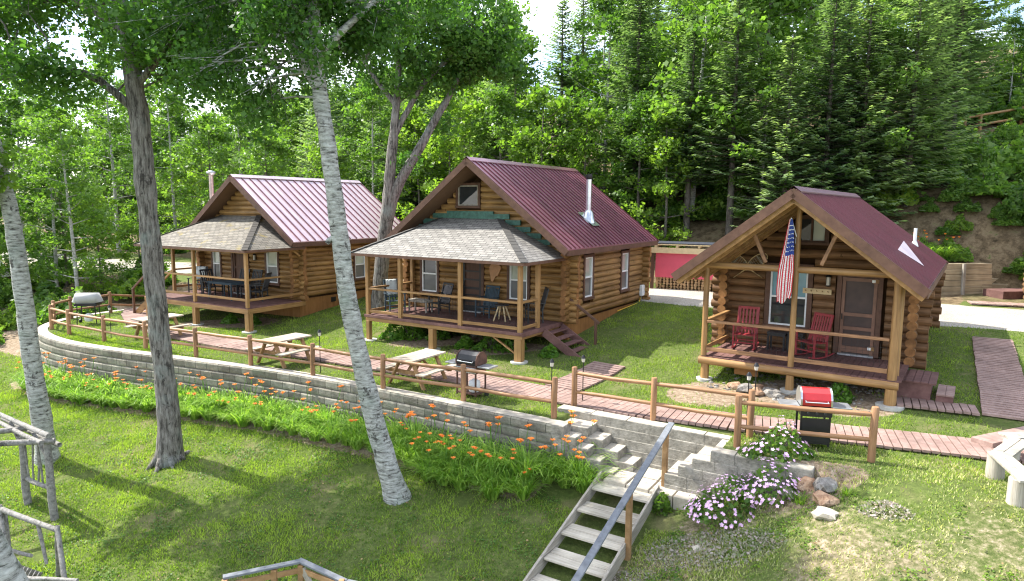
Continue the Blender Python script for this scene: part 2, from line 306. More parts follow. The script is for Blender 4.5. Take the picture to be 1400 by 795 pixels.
# ---------------- mesh helpers
class MB:
    def __init__(s): s.v=[]; s.f=[]; s.uv=[]; s.smooth=[]; s.mi=[]; s.m=0; s.T=None
    def add(s,vs,fs,smooth=False,uvs=None):
        b=len(s.v)
        if s.T is not None: vs=[tuple(s.T@Vector(v)) for v in vs]
        s.v+= [tuple(v) for v in vs]
        for k,f in enumerate(fs):
            s.f.append([i+b for i in f]); s.smooth.append(smooth); s.mi.append(s.m)
            s.uv.append(uvs[k] if uvs else None)
    def box(s,lo,hi,uvs=None):
        x0,y0,z0=lo;x1,y1,z1=hi
        s.add([(x0,y0,z0),(x1,y0,z0),(x1,y1,z0),(x0,y1,z0),(x0,y0,z1),(x1,y0,z1),(x1,y1,z1),(x0,y1,z1)],
              [(0,3,2,1),(4,5,6,7),(0,1,5,4),(1,2,6,5),(2,3,7,6),(3,0,4,7)])
    def bar(s,a,b,w,h,up=(0,0,1)):
        a=Vector(a);b=Vector(b);d=(b-a).normalized();u=Vector(up)
        if abs(d.dot(u))>.98: u=Vector((0,1,0))
        x=d.cross(u).normalized()*(w/2); y=x.cross(d).normalized()*(h/2)
        s.add([a-x-y,a+x-y,a+x+y,a-x+y,b-x-y,b+x-y,b+x+y,b-x+y],[(0,1,2,3),(7,6,5,4),(0,4,5,1),(1,5,6,2),(2,6,7,3),(3,7,4,0)])
    def tube(s,pts,rs,n=10,cap=True,smooth=True,wob=0,sx=1):
        pts=[Vector(p) for p in pts]; vs=[];fs=[]
        if isinstance(rs,(int,float)): rs=[rs]*len(pts)
        px=None
        for i,p in enumerate(pts):
            d=(pts[min(i+1,len(pts)-1)]-pts[max(i-1,0)]).normalized()
            if px is None:
                px=d.cross(Vector((0,0,1)) if abs(d.z)<.9 else Vector((0,1,0))).normalized()
            else: px=(px-d*px.dot(d)).normalized()
            py=d.cross(px)
            for k in range(n):
                a=2*math.pi*k/n; r=rs[i]*(1+wob*(rng.random()-.5)) if wob else rs[i]
                vs.append(p+px*(math.cos(a)*r*sx)+py*(math.sin(a)*r))
        for i in range(len(pts)-1):
            for k in range(n):
                k2=(k+1)%n; fs.append((i*n+k,i*n+k2,(i+1)*n+k2,(i+1)*n+k))
        s.add(vs,fs,smooth)
        if cap:
            b=vs[:n];e=vs[-n:]; s.add(b,[tuple(range(n-1,-1,-1))]); s.add(e,[tuple(range(n))])
    def prism(s,poly,z0,z1):
        n=len(poly); vs=[(x,y,z0) for x,y in poly]+[(x,y,z1) for x,y in poly]
        s.add(vs,[tuple(range(n-1,-1,-1)),tuple(range(n,2*n))]+[(i,(i+1)%n,n+(i+1)%n,n+i) for i in range(n)])
    def quad(s,a,b,c,d,uv=None): s.add([a,b,c,d],[(0,1,2,3)],False,[uv] if uv else None)
    def blob(s,c,r,seed=0,sub=2,amp=.25):
        import bmesh
        bm=bmesh.new(); bmesh.ops.create_icosphere(bm,subdivisions=sub,radius=1)
        vs=[]
        for v in bm.verts:
            k=1+amp*mnoise.noise(v.co*1.3+Vector((seed*3.1,seed,0)))*2; vs.append((c[0]+v.co.x*r[0]*k,c[1]+v.co.y*r[1]*k,c[2]+v.co.z*r[2]*k))
        s.add(vs,[tuple(v.index for v in f.verts) for f in bm.faces],sub>2); bm.free()
    def mesh(s,name,mats):
        me=bpy.data.meshes.new(name); me.from_pydata(s.v,[],s.f)
        me.polygons.foreach_set('use_smooth',s.smooth); me.polygons.foreach_set('material_index',s.mi)
        if any(u is not None for u in s.uv):
            l=me.uv_layers.new(name='UVMap'); k=0
            for f,u in zip(s.f,s.uv):
                for j in range(len(f)):
                    if u: l.data[k].uv=u[j]
                    k+=1
        for m in (mats if isinstance(mats,(list,tuple)) else [mats]): me.materials.append(M(m))
        me.update(); return me
    def build(s,name,mats,parent=None,loc=None,rot=None,bevel=0):
        o=bpy.data.objects.new(name,s.mesh(name,mats)); COL.objects.link(o)
        if parent: o.parent=parent
        if loc: o.location=loc
        if rot: o.rotation_euler=rot
        if bevel:
            b=o.modifiers.new('bevel','BEVEL'); b.width=bevel; b.segments=2; b.limit_method='ANGLE'; b.angle_limit=R(40)
        return o
def tag(o,label=None,cat=None,group=None,kind=None):
    if label: o['label']=label
    if cat: o['category']=cat
    if group: o['group']=group
    if kind: o['kind']=kind
    return o
def thing(name,loc,rz,label,cat,group=None):
    o=bpy.data.objects.new(name,None); o.empty_display_size=.3; COL.objects.link(o); o.location=loc; o.rotation_euler=(0,0,rz)
    return tag(o,label,cat,group)
def dup(root,loc,rz,scale=None,label=None,group=None,rot=None):
    r=root.copy(); COL.objects.link(r); r.location=loc; r.rotation_euler=rot or (0,0,rz)
    if scale: r.scale=scale if isinstance(scale,tuple) else (scale,)*3
    if label: r['label']=label
    if group: r['group']=group
    for ch in list(root.children):
        c=ch.copy(); COL.objects.link(c); c.parent=r
        for g in list(ch.children):
            d=g.copy(); COL.objects.link(d); d.parent=c
    return r
def npmesh(name,V,F,mat,rnd=None,smooth=False,mi=None):
    """V (n,3), F (m,k) arrays"""
    me=bpy.data.meshes.new(name); n=len(V); m,k=F.shape
    me.vertices.add(n); me.vertices.foreach_set('co',np.asarray(V,np.float32).ravel())
    me.loops.add(m*k); me.loops.foreach_set('vertex_index',np.asarray(F,np.int32).ravel())
    me.polygons.add(m); me.polygons.foreach_set('loop_start',np.arange(0,m*k,k,dtype=np.int32)); me.polygons.foreach_set('loop_total',np.full(m,k,np.int32))
    if smooth: me.polygons.foreach_set('use_smooth',np.ones(m,bool))
    if mi is not None: me.polygons.foreach_set('material_index',np.asarray(mi,np.int32))
    me.update(calc_edges=True)
    if rnd is not None:
        a=me.attributes.new('rnd','FLOAT','POINT'); a.data.foreach_set('value',np.asarray(rnd,np.float32))
    for x in (mat if isinstance(mat,(list,tuple)) else [mat]): me.materials.append(M(x))
    return me
def unit(v): return v/np.maximum(1e-9,np.linalg.norm(v,axis=-1,keepdims=True))
def leaves(P,size,flat=.5,elong=1.5,hang=0,rnd=None):
    """rhombic leaf quads at points P"""
    n=len(P); d=unit(nr.normal(size=(n,3))*np.array([1,1,1-flat*.8])+np.array([0,0,-hang])); 
    u=unit(np.cross(d,unit(nr.normal(size=(n,3))*np.array([1,1,.3])+np.array([0,0,flat*2])))) 
    s=size*(.55+nr.random((n,1))**1.6*1.15); L=d*s*elong/2; Wd=u*s*.5
    nrm=unit(np.cross(d,u))*s*.12
    V=np.stack([P-L,P+Wd*.95+nrm-L*.1,P+L,P-Wd*.95+nrm-L*.1],1).reshape(-1,3); F=np.arange(4*n).reshape(n,4)
    rr=np.repeat(rnd if rnd is not None else nr.random(n),4)
    return V,F,rr
# ---------------- terrain
def axis(segs):
    a=[]
    for lo,hi,st in segs: a+=list(np.arange(lo,hi,st))
    a.append(segs[-1][1]); return a
PA=axis([(-130,-60,3),(-60,-34,1),(-34,2,.16),(2,12,.4),(12,60,2),(60,110,5)])
QA=axis([(-30,0,3),(0,9,.6),(9,19.5,.16),(19.5,40,.5),(40,80,1.5),(80,170,5)])
SOILSPOTS=[(7.3,16.4,2.3,1.1),(5.5,11.7,1.1,.6),(4.9,16.5,1.2,1.2),(8.0,15.4,1.3,.9),(-.5,21.6,2.0,.7),(-2.6,22.8,2.0,.7),(-11.4,27,2.4,1.2)]
def zone(x,y,p,q):
    s=0
    for cx_,cy_,a,b in SOILSPOTS:
        s=max(s,1-ss(math.hypot((x-cx_)/a,(y-cy_)/b),.6,1.05))
    wq=wallq(p)
    if -27.5<p<-6 and q<wq: s=max(s,1-ss(wq-q,.9,1.35))            # lily bed
    if p>-4.5 and q<13.6: s=max(s,.34*(1-ss(abs(q-11),1,3))+.26*vnoise(p*.9,q*.9))   # thin dry slope
    if p<-28.5 and q<19.5 and not inside(p,q): s=max(s,ss(q,11.6+.3*vnoise(p,q),12.2)*.9)  # dirt path
    f=ss(q,29.4,31.5) if p>-34 else ss(q,26.5,28.5)
    if p<-31.3: f=max(f,ss(q,17.5,19)*(1-ss(q,21.2,22.2)))
    if p>1.0: f=f*ss(q,33,34.5)
    if -6<p<4 and 31<q<36: f=max(f,.55)
    if p<-45: f=max(f,.8*ss(q,14,17)*(1-ss(q,19.5,20.5)))
    if p>-10 and 34.3<q<39: s=max(s,.9)                                # cut bank
    return (s,f,0,1)
V=[];Z=[]
for q in QA:
    for p in PA:
        x,y=xy(p,q); V.append((x,y,Gpq(p,q))); Z.append(zone(x,y,p,q))
nP=len(PA);nQ=len(QA)
I=np.arange(nP*nQ).reshape(nQ,nP); F=np.stack([I[:-1,:-1],I[:-1,1:],I[1:,1:],I[1:,:-1]],-1).reshape(-1,4)
V_T=V
me=npmesh('ground',np.array(V),F,'ground_soil',smooth=True)
ca=me.color_attributes.new('zone','FLOAT_COLOR','POINT'); ca.data.foreach_set('color',np.array(Z,np.float32).ravel())
o=bpy.data.objects.new('ground',me); COL.objects.link(o); tag(o,kind='structure')
def sheet(name,center,width,mat,lift,step=.5,uneven=.0,kind='structure'):
    """draped strip along a polyline of (p,q)"""
    pts=[]
    for (a,b) in zip(center,center[1:]):
        n=max(1,int(math.dist(a,b)/step)); pts+=[(a[0]+(b[0]-a[0])*i/n,a[1]+(b[1]-a[1])*i/n) for i in range(n)]
    pts.append(center[-1]); V=[];m=13
    for i,p in enumerate(pts):
        a=pts[max(0,i-1)];b=pts[min(len(pts)-1,i+1)]; d=math.dist(a,b); t=((b[0]-a[0])/d,(b[1]-a[1])/d); n=(-t[1],t[0])
        w=(width(p) if callable(width) else width)
        for k in range(m):
            s=(k/(m-1)-.5)*w; e=abs(k/(m-1)-.5)*2
            if e>.95: s+=uneven*vnoise(p[0]*1.3+k*9,p[1]*1.3)
            q=(p[0]+n[0]*s,p[1]+n[1]*s); x,y=xy(*q); V.append((x,y,Gpq(*q)+(lift if e<.95 else -.03)))
    I=np.arange(len(V)).reshape(-1,m); F=np.stack([I[:-1,:-1],I[:-1,1:],I[1:,1:],I[1:,:-1]],-1).reshape(-1,4)
    o=bpy.data.objects.new(name,npmesh(name,np.array(V),F,mat,smooth=True)); COL.objects.link(o); return tag(o,kind=kind)
sheet('gravel_road',[(-90,23.4),(-60,23.6),(-48,23.6),(-42,24.2),(-34,25.2),(-24,26.4),(-14,27.3),(-8,27.6),(-3,27.9),(1,28.2),(5,28.3),(20,28.8),(45,30)],
      lambda p: 3.6+1.0*ss(p[0],-10,0)-.3*ss(-p[0],30,40),'gravel',.035,.5,.35)
# ---------------- boardwalks
def planks(name,center,width,mat='walk_plank',pw=.14,gap=.02,lift=.07,th=.05,ground=Gpq):
    mb=MB(); pts=[];L=0
    segs=list(zip(center,center[1:])); tot=sum(math.dist(a,b) for a,b in segs); n=int(tot/(pw+gap))
    def at(s):
        s=max(0,min(tot-1e-6,s))
        for a,b in segs:
            d=math.dist(a,b)
            if s<d: t=s/d; return (a[0]+(b[0]-a[0])*t,a[1]+(b[1]-a[1])*t)
            s-=d
        return segs[-1][1]
    for i in range(n):
        s=(i+.5)*(pw+gap); c=at(s); a=at(s-.25); b=at(s+.25); d=math.dist(a,b); t=Vector(((b[0]-a[0])/d,(b[1]-a[1])/d)); nn=Vector((-t[1],t[0]))
        w=(width(c) if callable(width) else width)+rng.uniform(-.02,.02)
        c2=Vector(c); cor=[c2-t*pw/2-nn*w/2,c2+t*pw/2-nn*w/2,c2+t*pw/2+nn*w/2,c2-t*pw/2+nn*w/2]
        zc=ground(*c)+lift+rng.uniform(-.004,.004); z=[]
        vs=[]
        for k in cor:
            x,y=xy(k[0],k[1]); vs.append((x,y,zc))
        mb.add([(x,y,zz-th) for x,y,zz in vs]+vs,[(3,2,1,0),(4,5,6,7),(0,1,5,4),(1,2,6,5),(2,3,7,6),(3,0,4,7)])
    return tag(mb.build(name,mat),kind='structure')
MAINW=[(-30.6,16.9),(-29.2,16.0),(-27,15.0),(-24,14.35),(-20.3,14.3),(-16.2,14.75),(-11,14.98),(-8,14.85),(-5.3,14.6),(-3.4,14.72),(-2.1,15.0),(1.1,15.62),(2.9,15.95),(6,16.4)]
planks('boardwalk',MAINW,lambda c:1.15)
planks('boardwalk',[(-7.85,18.0),(-7.95,17.0),(-8.1,15.45)],1.05)
planks('boardwalk',[(1.62,24.8),(1.62,17.6)],lambda c:1.0)
planks('boardwalk',[(-.55,17.85),(1.15,18.0)],lambda c:.75)
planks('boardwalk',[(2.15,18.1),(7,18.3)],lambda c:1.3)
# ---------------- retaining wall (rounded left end to the notch)
def densify(pts,st=.25):
    out=[]
    n=len(pts)
    for i in range(n-1):
        p0=pts[max(0,i-1)];p1=pts[i];p2=pts[i+1];p3=pts[min(n-1,i+2)]
        k=max(2,int(math.dist(p1,p2)/st))
        for j in range(k):
            t=j/k; out.append(tuple(.5*(2*b+(c-a)*t+(2*a-5*b+4*c-d)*t*t+(-a+3*b-3*c+d)*t**3) for a,b,c,d in zip(p0,p1,p2,p3)))
    out.append(pts[-1]); return out
def course_strip(mb,line,z0f,h,thick,setb,u0=0,capm=None,vrow=0):
    """one course along line (world xy), face on the left-hand (outer) side, with chamfered lip"""
    n=len(line); L=0; sec=[]
    for i,p in enumerate(line):
        a=Vector(line[max(0,i-1)]);b=Vector(line[min(n-1,i+1)]); t=(b-a).normalized(); o=Vector((t.y,-t.x))   # outer normal = right of travel
        P=Vector(p)-o*setb; z=z0f(i)
        if i: L+=math.dist(line[i-1],p)
        r=.012*mnoise.noise(Vector((p[0]*3,p[1]*3,z*7)))
        sec.append((L,[(P+o*(.0+r),z),(P+o*(.018+r),z+h*.25),(P+o*(.018+r),z+h*.8),(P+o*(-.015+r),z+h*.985),(P-o*thick,z+h*.985)]))
    for (L0,a),(L1,b) in zip(sec,sec[1:]):
        for k in range(4):
            vs=[(a[k][0].x,a[k][0].y,a[k][1]),(b[k][0].x,b[k][0].y,b[k][1]),(b[k+1][0].x,b[k+1][0].y,b[k+1][1]),(a[k+1][0].x,a[k+1][0].y,a[k+1][1])]
            v0=vrow*.2+.2*[0,.25,.8,.985][k]; v1=vrow*.2+.2*[.25,.8,.985,.99][k]
            if k==3: mb.m=1
            mb.quad(*vs,uv=[(L0+u0,v0),(L1+u0,v0),(L1+u0,v1),(L0+u0,v1)]); mb.m=0
    for s,fl in ((sec[0][1],0),(sec[-1][1],1)):
        vs=[(q[0].x,q[0].y,q[1]) for q in s]+[(s[4][0].x,s[4][0].y,s[0][1])]
        mb.add(vs,[tuple(range(6)) if fl else tuple(range(5,-1,-1))],False,[[(0.1+.03*k,vrow*.2+.1) for k in range(6)]])
wl=[xy(*p) for p in densify(WALL)]
mb=MB(); NC=7
for c in range(NC):
    top=.055-(.235*c); sb=-.022*c
    cut=len(wl)-(0 if c==0 else 0)
    line=wl[:cut]
    course_strip(mb,line,lambda i:top-.235,.235,.36,sb,0,None,NC-c)
wall=mb.build('retaining_wall',['wall_block','cap_block'])
tag(wall,'long curved grey concrete block retaining wall behind the orange daylilies','retaining wall')
def blockrow(mb,p0,p1,q0,q1,z0,z1,bw=.44):
    """row of separate blocks in p,q box"""
    n=max(1,round((p1-p0)/bw)); w=(p1-p0)/n
    for i in range(n):
        a=p0+i*w+.002;b=p0+(i+1)*w-.002; j=rng.uniform(-.004,.004); c=[(a,q0+j),(b,q0+j),(b,q1),(a,q1)]
        pts=[xy(*k) for k in c]; ch=.012; cc=[xy(a+ch,q0+j+ch),xy(b-ch,q0+j+ch),xy(b-ch,q1-ch),xy(a+ch,q1-ch)]
        vs=[(x,y,z0) for x,y in pts]+[(x,y,z1-.014) for x,y in pts]+[(x,y,z1) for x,y in cc]
        mb.add(vs,[(3,2,1,0),(0,1,5,4),(1,2,6,5),(2,3,7,6),(3,0,4,7),(4,5,9,8),(5,6,10,9),(6,7,11,10),(7,4,8,11)]); mb.m=1
        mb.add(vs[8:],[(0,1,2,3)]); mb.m=0
# notch: back wall, stone steps, flanking stepped walls, landing
ZN=.17
mb=MB()
for c in range(6):
    off=.22*(c%2); blockrow(mb,W0-.35+off,W1+.4,13.72-.012*c,14.05-.012*c,ZN-.215*(c+1)-.02,ZN-.215*c-.022,.95 if c%2 else .90)
o=mb.build('block_wall',['rock','cap_block']); o.data.materials[0]=M('wall_block2') if 'wall_block2' in MATS else M('wall_block')
backwall=tag(o,'straight grey block wall under the boardwalk fence at the stone stairs','retaining wall')
mb=MB()
for k in range(4):
    blockrow(mb,W0+.02+.36*k,W0+.36*(k+1)+.35,13.2,13.70,-.02-.2*k-.2,-.02-.2*k,.8)
    blockrow(mb,W0+.02+.36*k,W0+.36*(k+1)+.02,13.2,13.70,-1.2,-.02-.2*k-.21,.8)
for k in range(5):                       # stepped front cheek on the left
    blockrow(mb,W0-.02,W0+.30*(k+1),12.82,13.19,.055-.2*(k+1),.055-.2*k-.003,.42)
tag(mb.build('stone_steps',['wall_block','cap_block']),'grey concrete block steps descending to the landing above the wooden stairs','steps')
mb=MB()
for k in range(6):                       # right flank, stepped towards the left
    le=[-3.45,-3.80,-4.08,-4.35,-4.35,-4.35][k]; blockrow(mb,le,-1.6,12.88-.008*k,13.19,ZN-.03-.215*(k+1),ZN-.03-.215*k-.003,.46)
    if k<4: blockrow(mb,le,le+.5,13.195,13.70,ZN-.03-.215*(k+1),ZN-.03-.215*k-.003,.5)
tag(mb.build('block_wall',['wall_block','cap_block']),'short stepped grey block wall right of the stairs, partly behind pink flowers','retaining wall')
mb=MB()
for i in range(4):
    for j in range(2):
        blockrow(mb,-5.55+.5*i,-5.07+.5*i,12.55+.58*j,13.1+.58*j,-1.1,-.80+rng.uniform(-.01,.01),.5)
tag(mb.build('stone_landing',['cap_block','cap_block']),'pale paving stone landing between the block walls','landing')
# block material without uv mortar
m,nt,p_,o_=nodes('block_plain'); n=noise(nt,wcoords(nt),5,8,.7); 
nt.links.new(ramp(nt,n,[(.3,(.12,.11,.09)),(.5,(.26,.24,.20)),(.72,(.40,.37,.32))]),p_.inputs['Base Color']); p_.inputs['Roughness'].default_value=.95; bump(nt,p_,noise(nt,wcoords(nt),14,6,.7),1,.04)
for ob in COL.objects:
    if ob.name.split('.')[0] in ('block_wall','stone_steps'): ob.data.materials[0]=m
# ---------------- wooden stairs down the lawn
st=thing('wooden_stairs',(*xy(-5.05,12.3),0),R(-32),'weathered wooden stairs with open treads and one grey handrail','stairs')
TZ=lambda k:-.90-.205*k
TQ=lambda k:-.12-.66*k
for k in range(8):
    mb=MB(); z=TZ(k)+.02; y0=TQ(k)
    for j in range(2):
        mb.box((-.60,y0+.0+.235*j-.0,z-.045+.0*j),(.60,y0+.225+.235*j,z))
    mb.build('tread',['tread_wood'],st,bevel=.006)
for s in (-1,1):
    mb=MB(); mb.bar((s*.63,.45,TZ(0)+.07),(s*.63,TQ(7)-.2,TZ(7)-.09),.05,.26); mb.build('stringer',['weathered_y'],st,bevel=.006)
def hz(y): return -.90+.205/.66*(y+.12)   # slope line
for y in (.62,-1.25,-3.6):
    mb=MB(); mb.bar((.68,y,hz(y)-.35),(.68,y,hz(y)+.98-.02),.10,.10,(0,1,0)); mb.build('post',['table_leg'],st,bevel=.008)
mb=MB(); mb.bar((.68,.95,hz(.95)+1.0),(.68,-5,hz(-5)+1.0),.125,.04); mb.build('handrail',['grey_rail_paint'],st,bevel=.006)
# ---------------- fences
def fence(label,posts,hts,rails=True,extra=None,closed=False):
    f=thing('log_fence',(posts[0][0],posts[0][1],G(*posts[0])),0,label,'fence'); b=Vector(f.location); W=[]
    for (x,y),h in zip(posts,hts):
        z=G(x,y); ln=(rng.uniform(-.012,.012),rng.uniform(-.012,.012)); W.append(Vector((x,y,z)))
        mb=MB(); P=Vector((x,y,z))-b; r=.07
        mb.tube([P+Vector((0,0,-.3)),P+Vector((0,0,h*.5)),P+Vector((ln[0],ln[1],h-.015)),P+Vector((ln[0],ln[1],h))],[r,r*.97,r*.95,r*.8],12); mb.build('post',['fencewood_z'],f)
    for i in range(len(posts)-1):
        if extra and i in extra: continue
        for zf in (.86,.40):
            a=W[i]-b+Vector((0,0,hts[i]*zf)); c=W[i+1]-b+Vector((0,0,hts[i+1]*zf)); d=(c-a)
            if zf>.5: r=.045
            else: r=.043
            m_=(a+c)/2+Vector((0,0,rng.uniform(-.025,.01))); e=d.normalized()*.05
            # build rails in own frame so that the grain follows them
            mb=MB(); L=d.length; q=d.to_track_quat('X','Z')
            mb.tube([(.05,0,0),(.09,0,0),(L/2,0,rng.uniform(-.03,.015)),(L-.09,0,0),(L-.05,0,0)],[r*.75,r,r*1.08,r,r*.75],10)
            o=mb.build('rail',['fencewood_x'],f); o.location=a; o.rotation_euler=q.to_euler()
    return f
FA=[(-16.9,31.9),(-17.6,29.4),(-18.35,27.9),(-18.3,26.75),(-17.63,25.6),(-16.26,24.53),(-14.24,23.30),(-12.18,22.17),(-9.97,21.02),(-7.81,19.90),(-5.62,18.77),(-3.38,17.44),(-1.18,16.35),(.98,15.0)]
fence('long two-rail log fence along the curved retaining wall',FA,[.95]*14)
fence('two-rail log fence on the block wall above the wooden stairs',[(1.51,15.78),(3.16,14.62),(4.9,13.45)],[1.0,.98,1.0])
fence('short two-rail log fence in front of the red grill',[(4.46,12.90),(6.72,12.16)],[1.05,1.05])
# small path lights
def plight(x,y,h,lab,first=[None]):
    z=G(x,y)
    if first[0] is None:
        t=thing('path_light',(x,y,z),0,lab,'path light','solar path lights by the fences'); mb=MB(); mb.tube([(0,0,-.05),(0,0,.9)],.012,6); mb.build('stake',['black_metal'],t)
        mb=MB(); mb.tube([(0,0,.9),(0,0,.98)],[.035,.05],10); mb.build('lens',['lamp_glass'],t)
        mb=MB(); mb.tube([(0,0,.98),(0,0,1.0),(0,0,1.05)],[.06,.055,.02],12); mb.build('cap',['black_metal'],t); first[0]=t
        t.scale=(1,1,h); return t
    t=dup(first[0],(x,y,z),0,label=lab); t.scale=(1,1,h); return t
plight(-18.3,26.0,1.1,'small solar path light behind the far left end of the fence')
plight(-14.35,23.9,1.15,'small solar path light behind the second fence post of the left curve')
plight(-12.1,22.6,1.1,'small path light just left of the big grey tree trunk')
plight(-5.5,19.1,1.22,'small path light at the fence post beside the middle picnic table')
plight(.95,15.55,1.2,'small path light at the fence gap below the middle cabin stairs')
plight(1.75,16.15,1.15,'small path light at the left post of the fence above the stairs')
plight(5.06,14.1,1.15,'nearer small path light by the paired fence posts')
plight(5.5,14.9,1.15,'farther small path light in front of the right cabin')
# ---------------- log cabins (local frame: x along the front, y back, z up from the datum)
def clip(iv,ops):
    out=[iv]
    for lo,hi in ops:
        nx=[]
        for a,b in out:
            if hi<=a or lo>=b: nx.append((a,b)); continue
            if a<lo: nx.append((a,lo))
            if b>hi: nx.append((hi,b))
        out=nx
    return [(a,b) for a,b in out if b-a>.06]
def log_course(mb,axis,a,b,fixed,z,r,flat=1):
    n=max(1,int((b-a)/1.1)); pts=[];rs=[]
    for i in range(n+1):
        t=a+(b-a)*i/n; dz=rng.uniform(-.006,.006); pts.append((t,fixed,z+dz) if axis=='x' else (fixed,t,z+dz)); rs.append(r*rng.uniform(.96,1.05))
    mb.tube(pts,rs,14,False,True)
    mb.m=1
    for e,s in ((0,-1),(-1,1)):
        p=pts[e]; rr=rs[e]; vs=[]
        for k in range(14):
            t=2*math.pi*k/14; c,s_=math.cos(t)*rr,math.sin(t)*rr
            vs.append((p[0]+s*.004,p[1]+c,p[2]+s_) if axis=='x' else (p[0]+c,p[1]+s*.004,p[2]+s_))
        mb.add(vs,[tuple(range(14))])
    mb.m=0
def cabin(c,label,logmat,r,pitch,front_ops,side_ops,zbot,roofmat,ribs,ribw,ribh,cat='log cabin',porch_drop=0):
    root=thing('log_cabin',(c['x'],c['y'],0),R(c['yaw']),label,cat)
    W=c['W'];L=c['L'];hw=W/2+c['os'];sl=(c['zr']-c['ze'])/hw; th=.12
    zlim=lambda u: c['zr']-sl*abs(u)-.20
    # front + rear wall with gable
    for yy,ops,nm in ((r*.9,front_ops,'front_wall'),(L-r*.9,[],'rear_wall')):
        mb=MB(); z=zbot+r
        while z<c['zr']-.35:
            ex=.30 if z<c['ze']-.15 else 0
            half=W/2+ex*rng.uniform(.75,1.05); lim=(c['zr']-.20-z)/sl
            if z>c['ze']-.25: half=min(half,lim-.05)
            iv=(-half,half); o_=[(a,b) for a,b,z0,z1 in ops if z0-.07<z<z1+.07]
            for a,b in clip(iv,o_): log_course(mb,'x',a,b,yy,z,r)
            z+=pitch
        mb.m=2
        zc=c['ze']-.30; ycc=yy+(r*.1 if yy<1 else -r*.1)
        mb.add([(-W/2+.05,ycc,zbot),(W/2-.05,ycc,zbot),(W/2-.05,ycc,zc),(.0,ycc,c['zr']-.3),(-W/2+.05,ycc,zc)],[(0,1,2,3,4)])
        mb.build(nm,[logmat+'_x','log_end','chink'],root)
    for s in (-1,1):
        mb=MB(); z=zbot+r+pitch/2; xx=s*(W/2-r*.9)
        ops=side_ops if s>0 else []
        while z<c['ze']-.08:
            iv=(-.30*rng.uniform(.7,1.05),L+.30*rng.uniform(.7,1.05)); o_=[(a,b) for a,b,z0,z1 in ops if z0-.07<z<z1+.07]
            for a,b in clip(iv,o_): log_course(mb,'y',a,b,xx,z,r)
            z+=pitch
        mb.m=2; xc=xx-s*r*.1; mb.add([(xc,.05,zbot),(xc,L-.05,zbot),(xc,L-.05,c['ze']-.1),(xc,.05,c['ze']-.1)],[(0,1,2,3)])
        mb.build('side_wall',[logmat+'_y','log_end','chink'],root)
    # roof
    y0=-c['of'];y1=L+c['orr']; nrm=1/math.sqrt(1+sl*sl)
    rf=None
    for s in (-1,1):
        mb=MB(); t=th/nrm
        a=[(0,y0,c['zr']),(s*hw,y0,c['ze']),(s*hw,y0,c['ze']-t),(0,y0,c['zr']-t)]; b=[(x,y1,z) for x,_,z in a]
        mb.add(a+b,[(0,1,5,4),(1,2,6,5),(3,0,4,7)]); mb.m=2; mb.add(a+b,[(2,3,7,6),(0,3,2,1),(4,5,6,7)])
        mb.m=1; n=ribs
        for i in range(n+1):
            y=y0+.02+(y1-y0-.04)*i/n; mb.bar((s*.05,y,c['zr']-sl*.05+ribh*.4/nrm),(s*(hw+.01),y,c['ze']-sl*.01+ribh*.4/nrm),ribw,ribh,(0,0,1))
        mb.m=0
        mb.build('roof_panel',[roofmat,'roof_rib','soffit'],root)
    mb=MB(); k=.16
    for s in (-1,1):
        z=c['zr']+.055
        mb.add([(0,y0-.02,z),(s*k,y0-.02,z-sl*k),(s*k,y1+.02,z-sl*k),(0,y1+.02,z),(s*k,y0-.02,z-sl*k-.03),(s*k,y1+.02,z-sl*k-.03)],[(0,1,2,3) if s<0 else (3,2,1,0),(1,4,5,2)])
    mb.build('ridge_cap',[roofmat],root)
    mb=MB()
    for s in (-1,1):
        for y in (y0-.02,y1+.02):
            mb.bar((0,y,c['zr']-.11),(s*(hw+.02),y,c['ze']-.11),.035,.21,(0,0,1))
        mb.bar((s*(hw+.012),y0,c['ze']-.12),(s*(hw+.012),y1,c['ze']-.12),.03,.17)
    mb.build('fascia',['trim_n'],root)
    root['_d']=0; del root['_d']
    return root,sl,hw
def frameT(side,c):
    """local frame on a wall: x right (seen from outside), y inward, z up"""
    if side=='front': return Matrix.Identity(4)
    return Matrix.Translation((c['W']/2,0,0))@Matrix.Rotation(R(90),4,'Z')
def window(c,root,side,a,b,z0,z1,kind='hung',casing=.10,cm='trim_n',up='glass_curtain',low='glass_screen',sash='white_paint',out=.0):
    T=frameT(side,c); mb=MB(); mb.T=T; k=casing; d=-.035-out
    mb.box((a-k,d,z0-k),(a,.10,z1+k)); mb.box((b,d,z0-k),(b+k,.10,z1+k)); mb.box((a-.0,d+.003,z1),(b+.0,.10,z1+k)); mb.box((a-k-.02,d-.03,z0-k-.002),(b+k+.02,.10,z0))
    w=mb.build('window',[cm],root,bevel=.004)
    mb=MB(); mb.T=T; f=.045; y=-.012; zm=(z0+z1)/2
    mb.box((a,y,z0),(a+f,.07,z1)); mb.box((b-f,y,z0),(b,.07,z1)); mb.box((a+f,y+.002,z1-f),(b-f,.07,z1)); mb.box((a+f,y+.002,z0),(b-f,.07,z0+f))
    if kind=='hung': mb.box((a+f,y-.006,zm-.025),(b-f,.07,zm+.025))
    if kind=='slide': mb.box(((a+b)/2-.025,y-.006,z0+f),((a+b)/2+.025,.07,z1-f))
    mb.build('window_frame',[sash],w)
    for q,(mt,lo,hi,l,r_) in enumerate([(low,z0,zm,a,b),(up,zm,z1,a,b)] if kind!='slide' else [(low,z0,z1,a,(a+b)/2),(up,z0,z1,(a+b)/2,b)]):
        mb=MB(); mb.T=T; mb.quad((l,.035+.012*q,lo),(r_,.035+.012*q,lo),(r_,.035+.012*q,hi),(l,.035+.012*q,hi)); mb.build('pane',[mt],w)
    return w
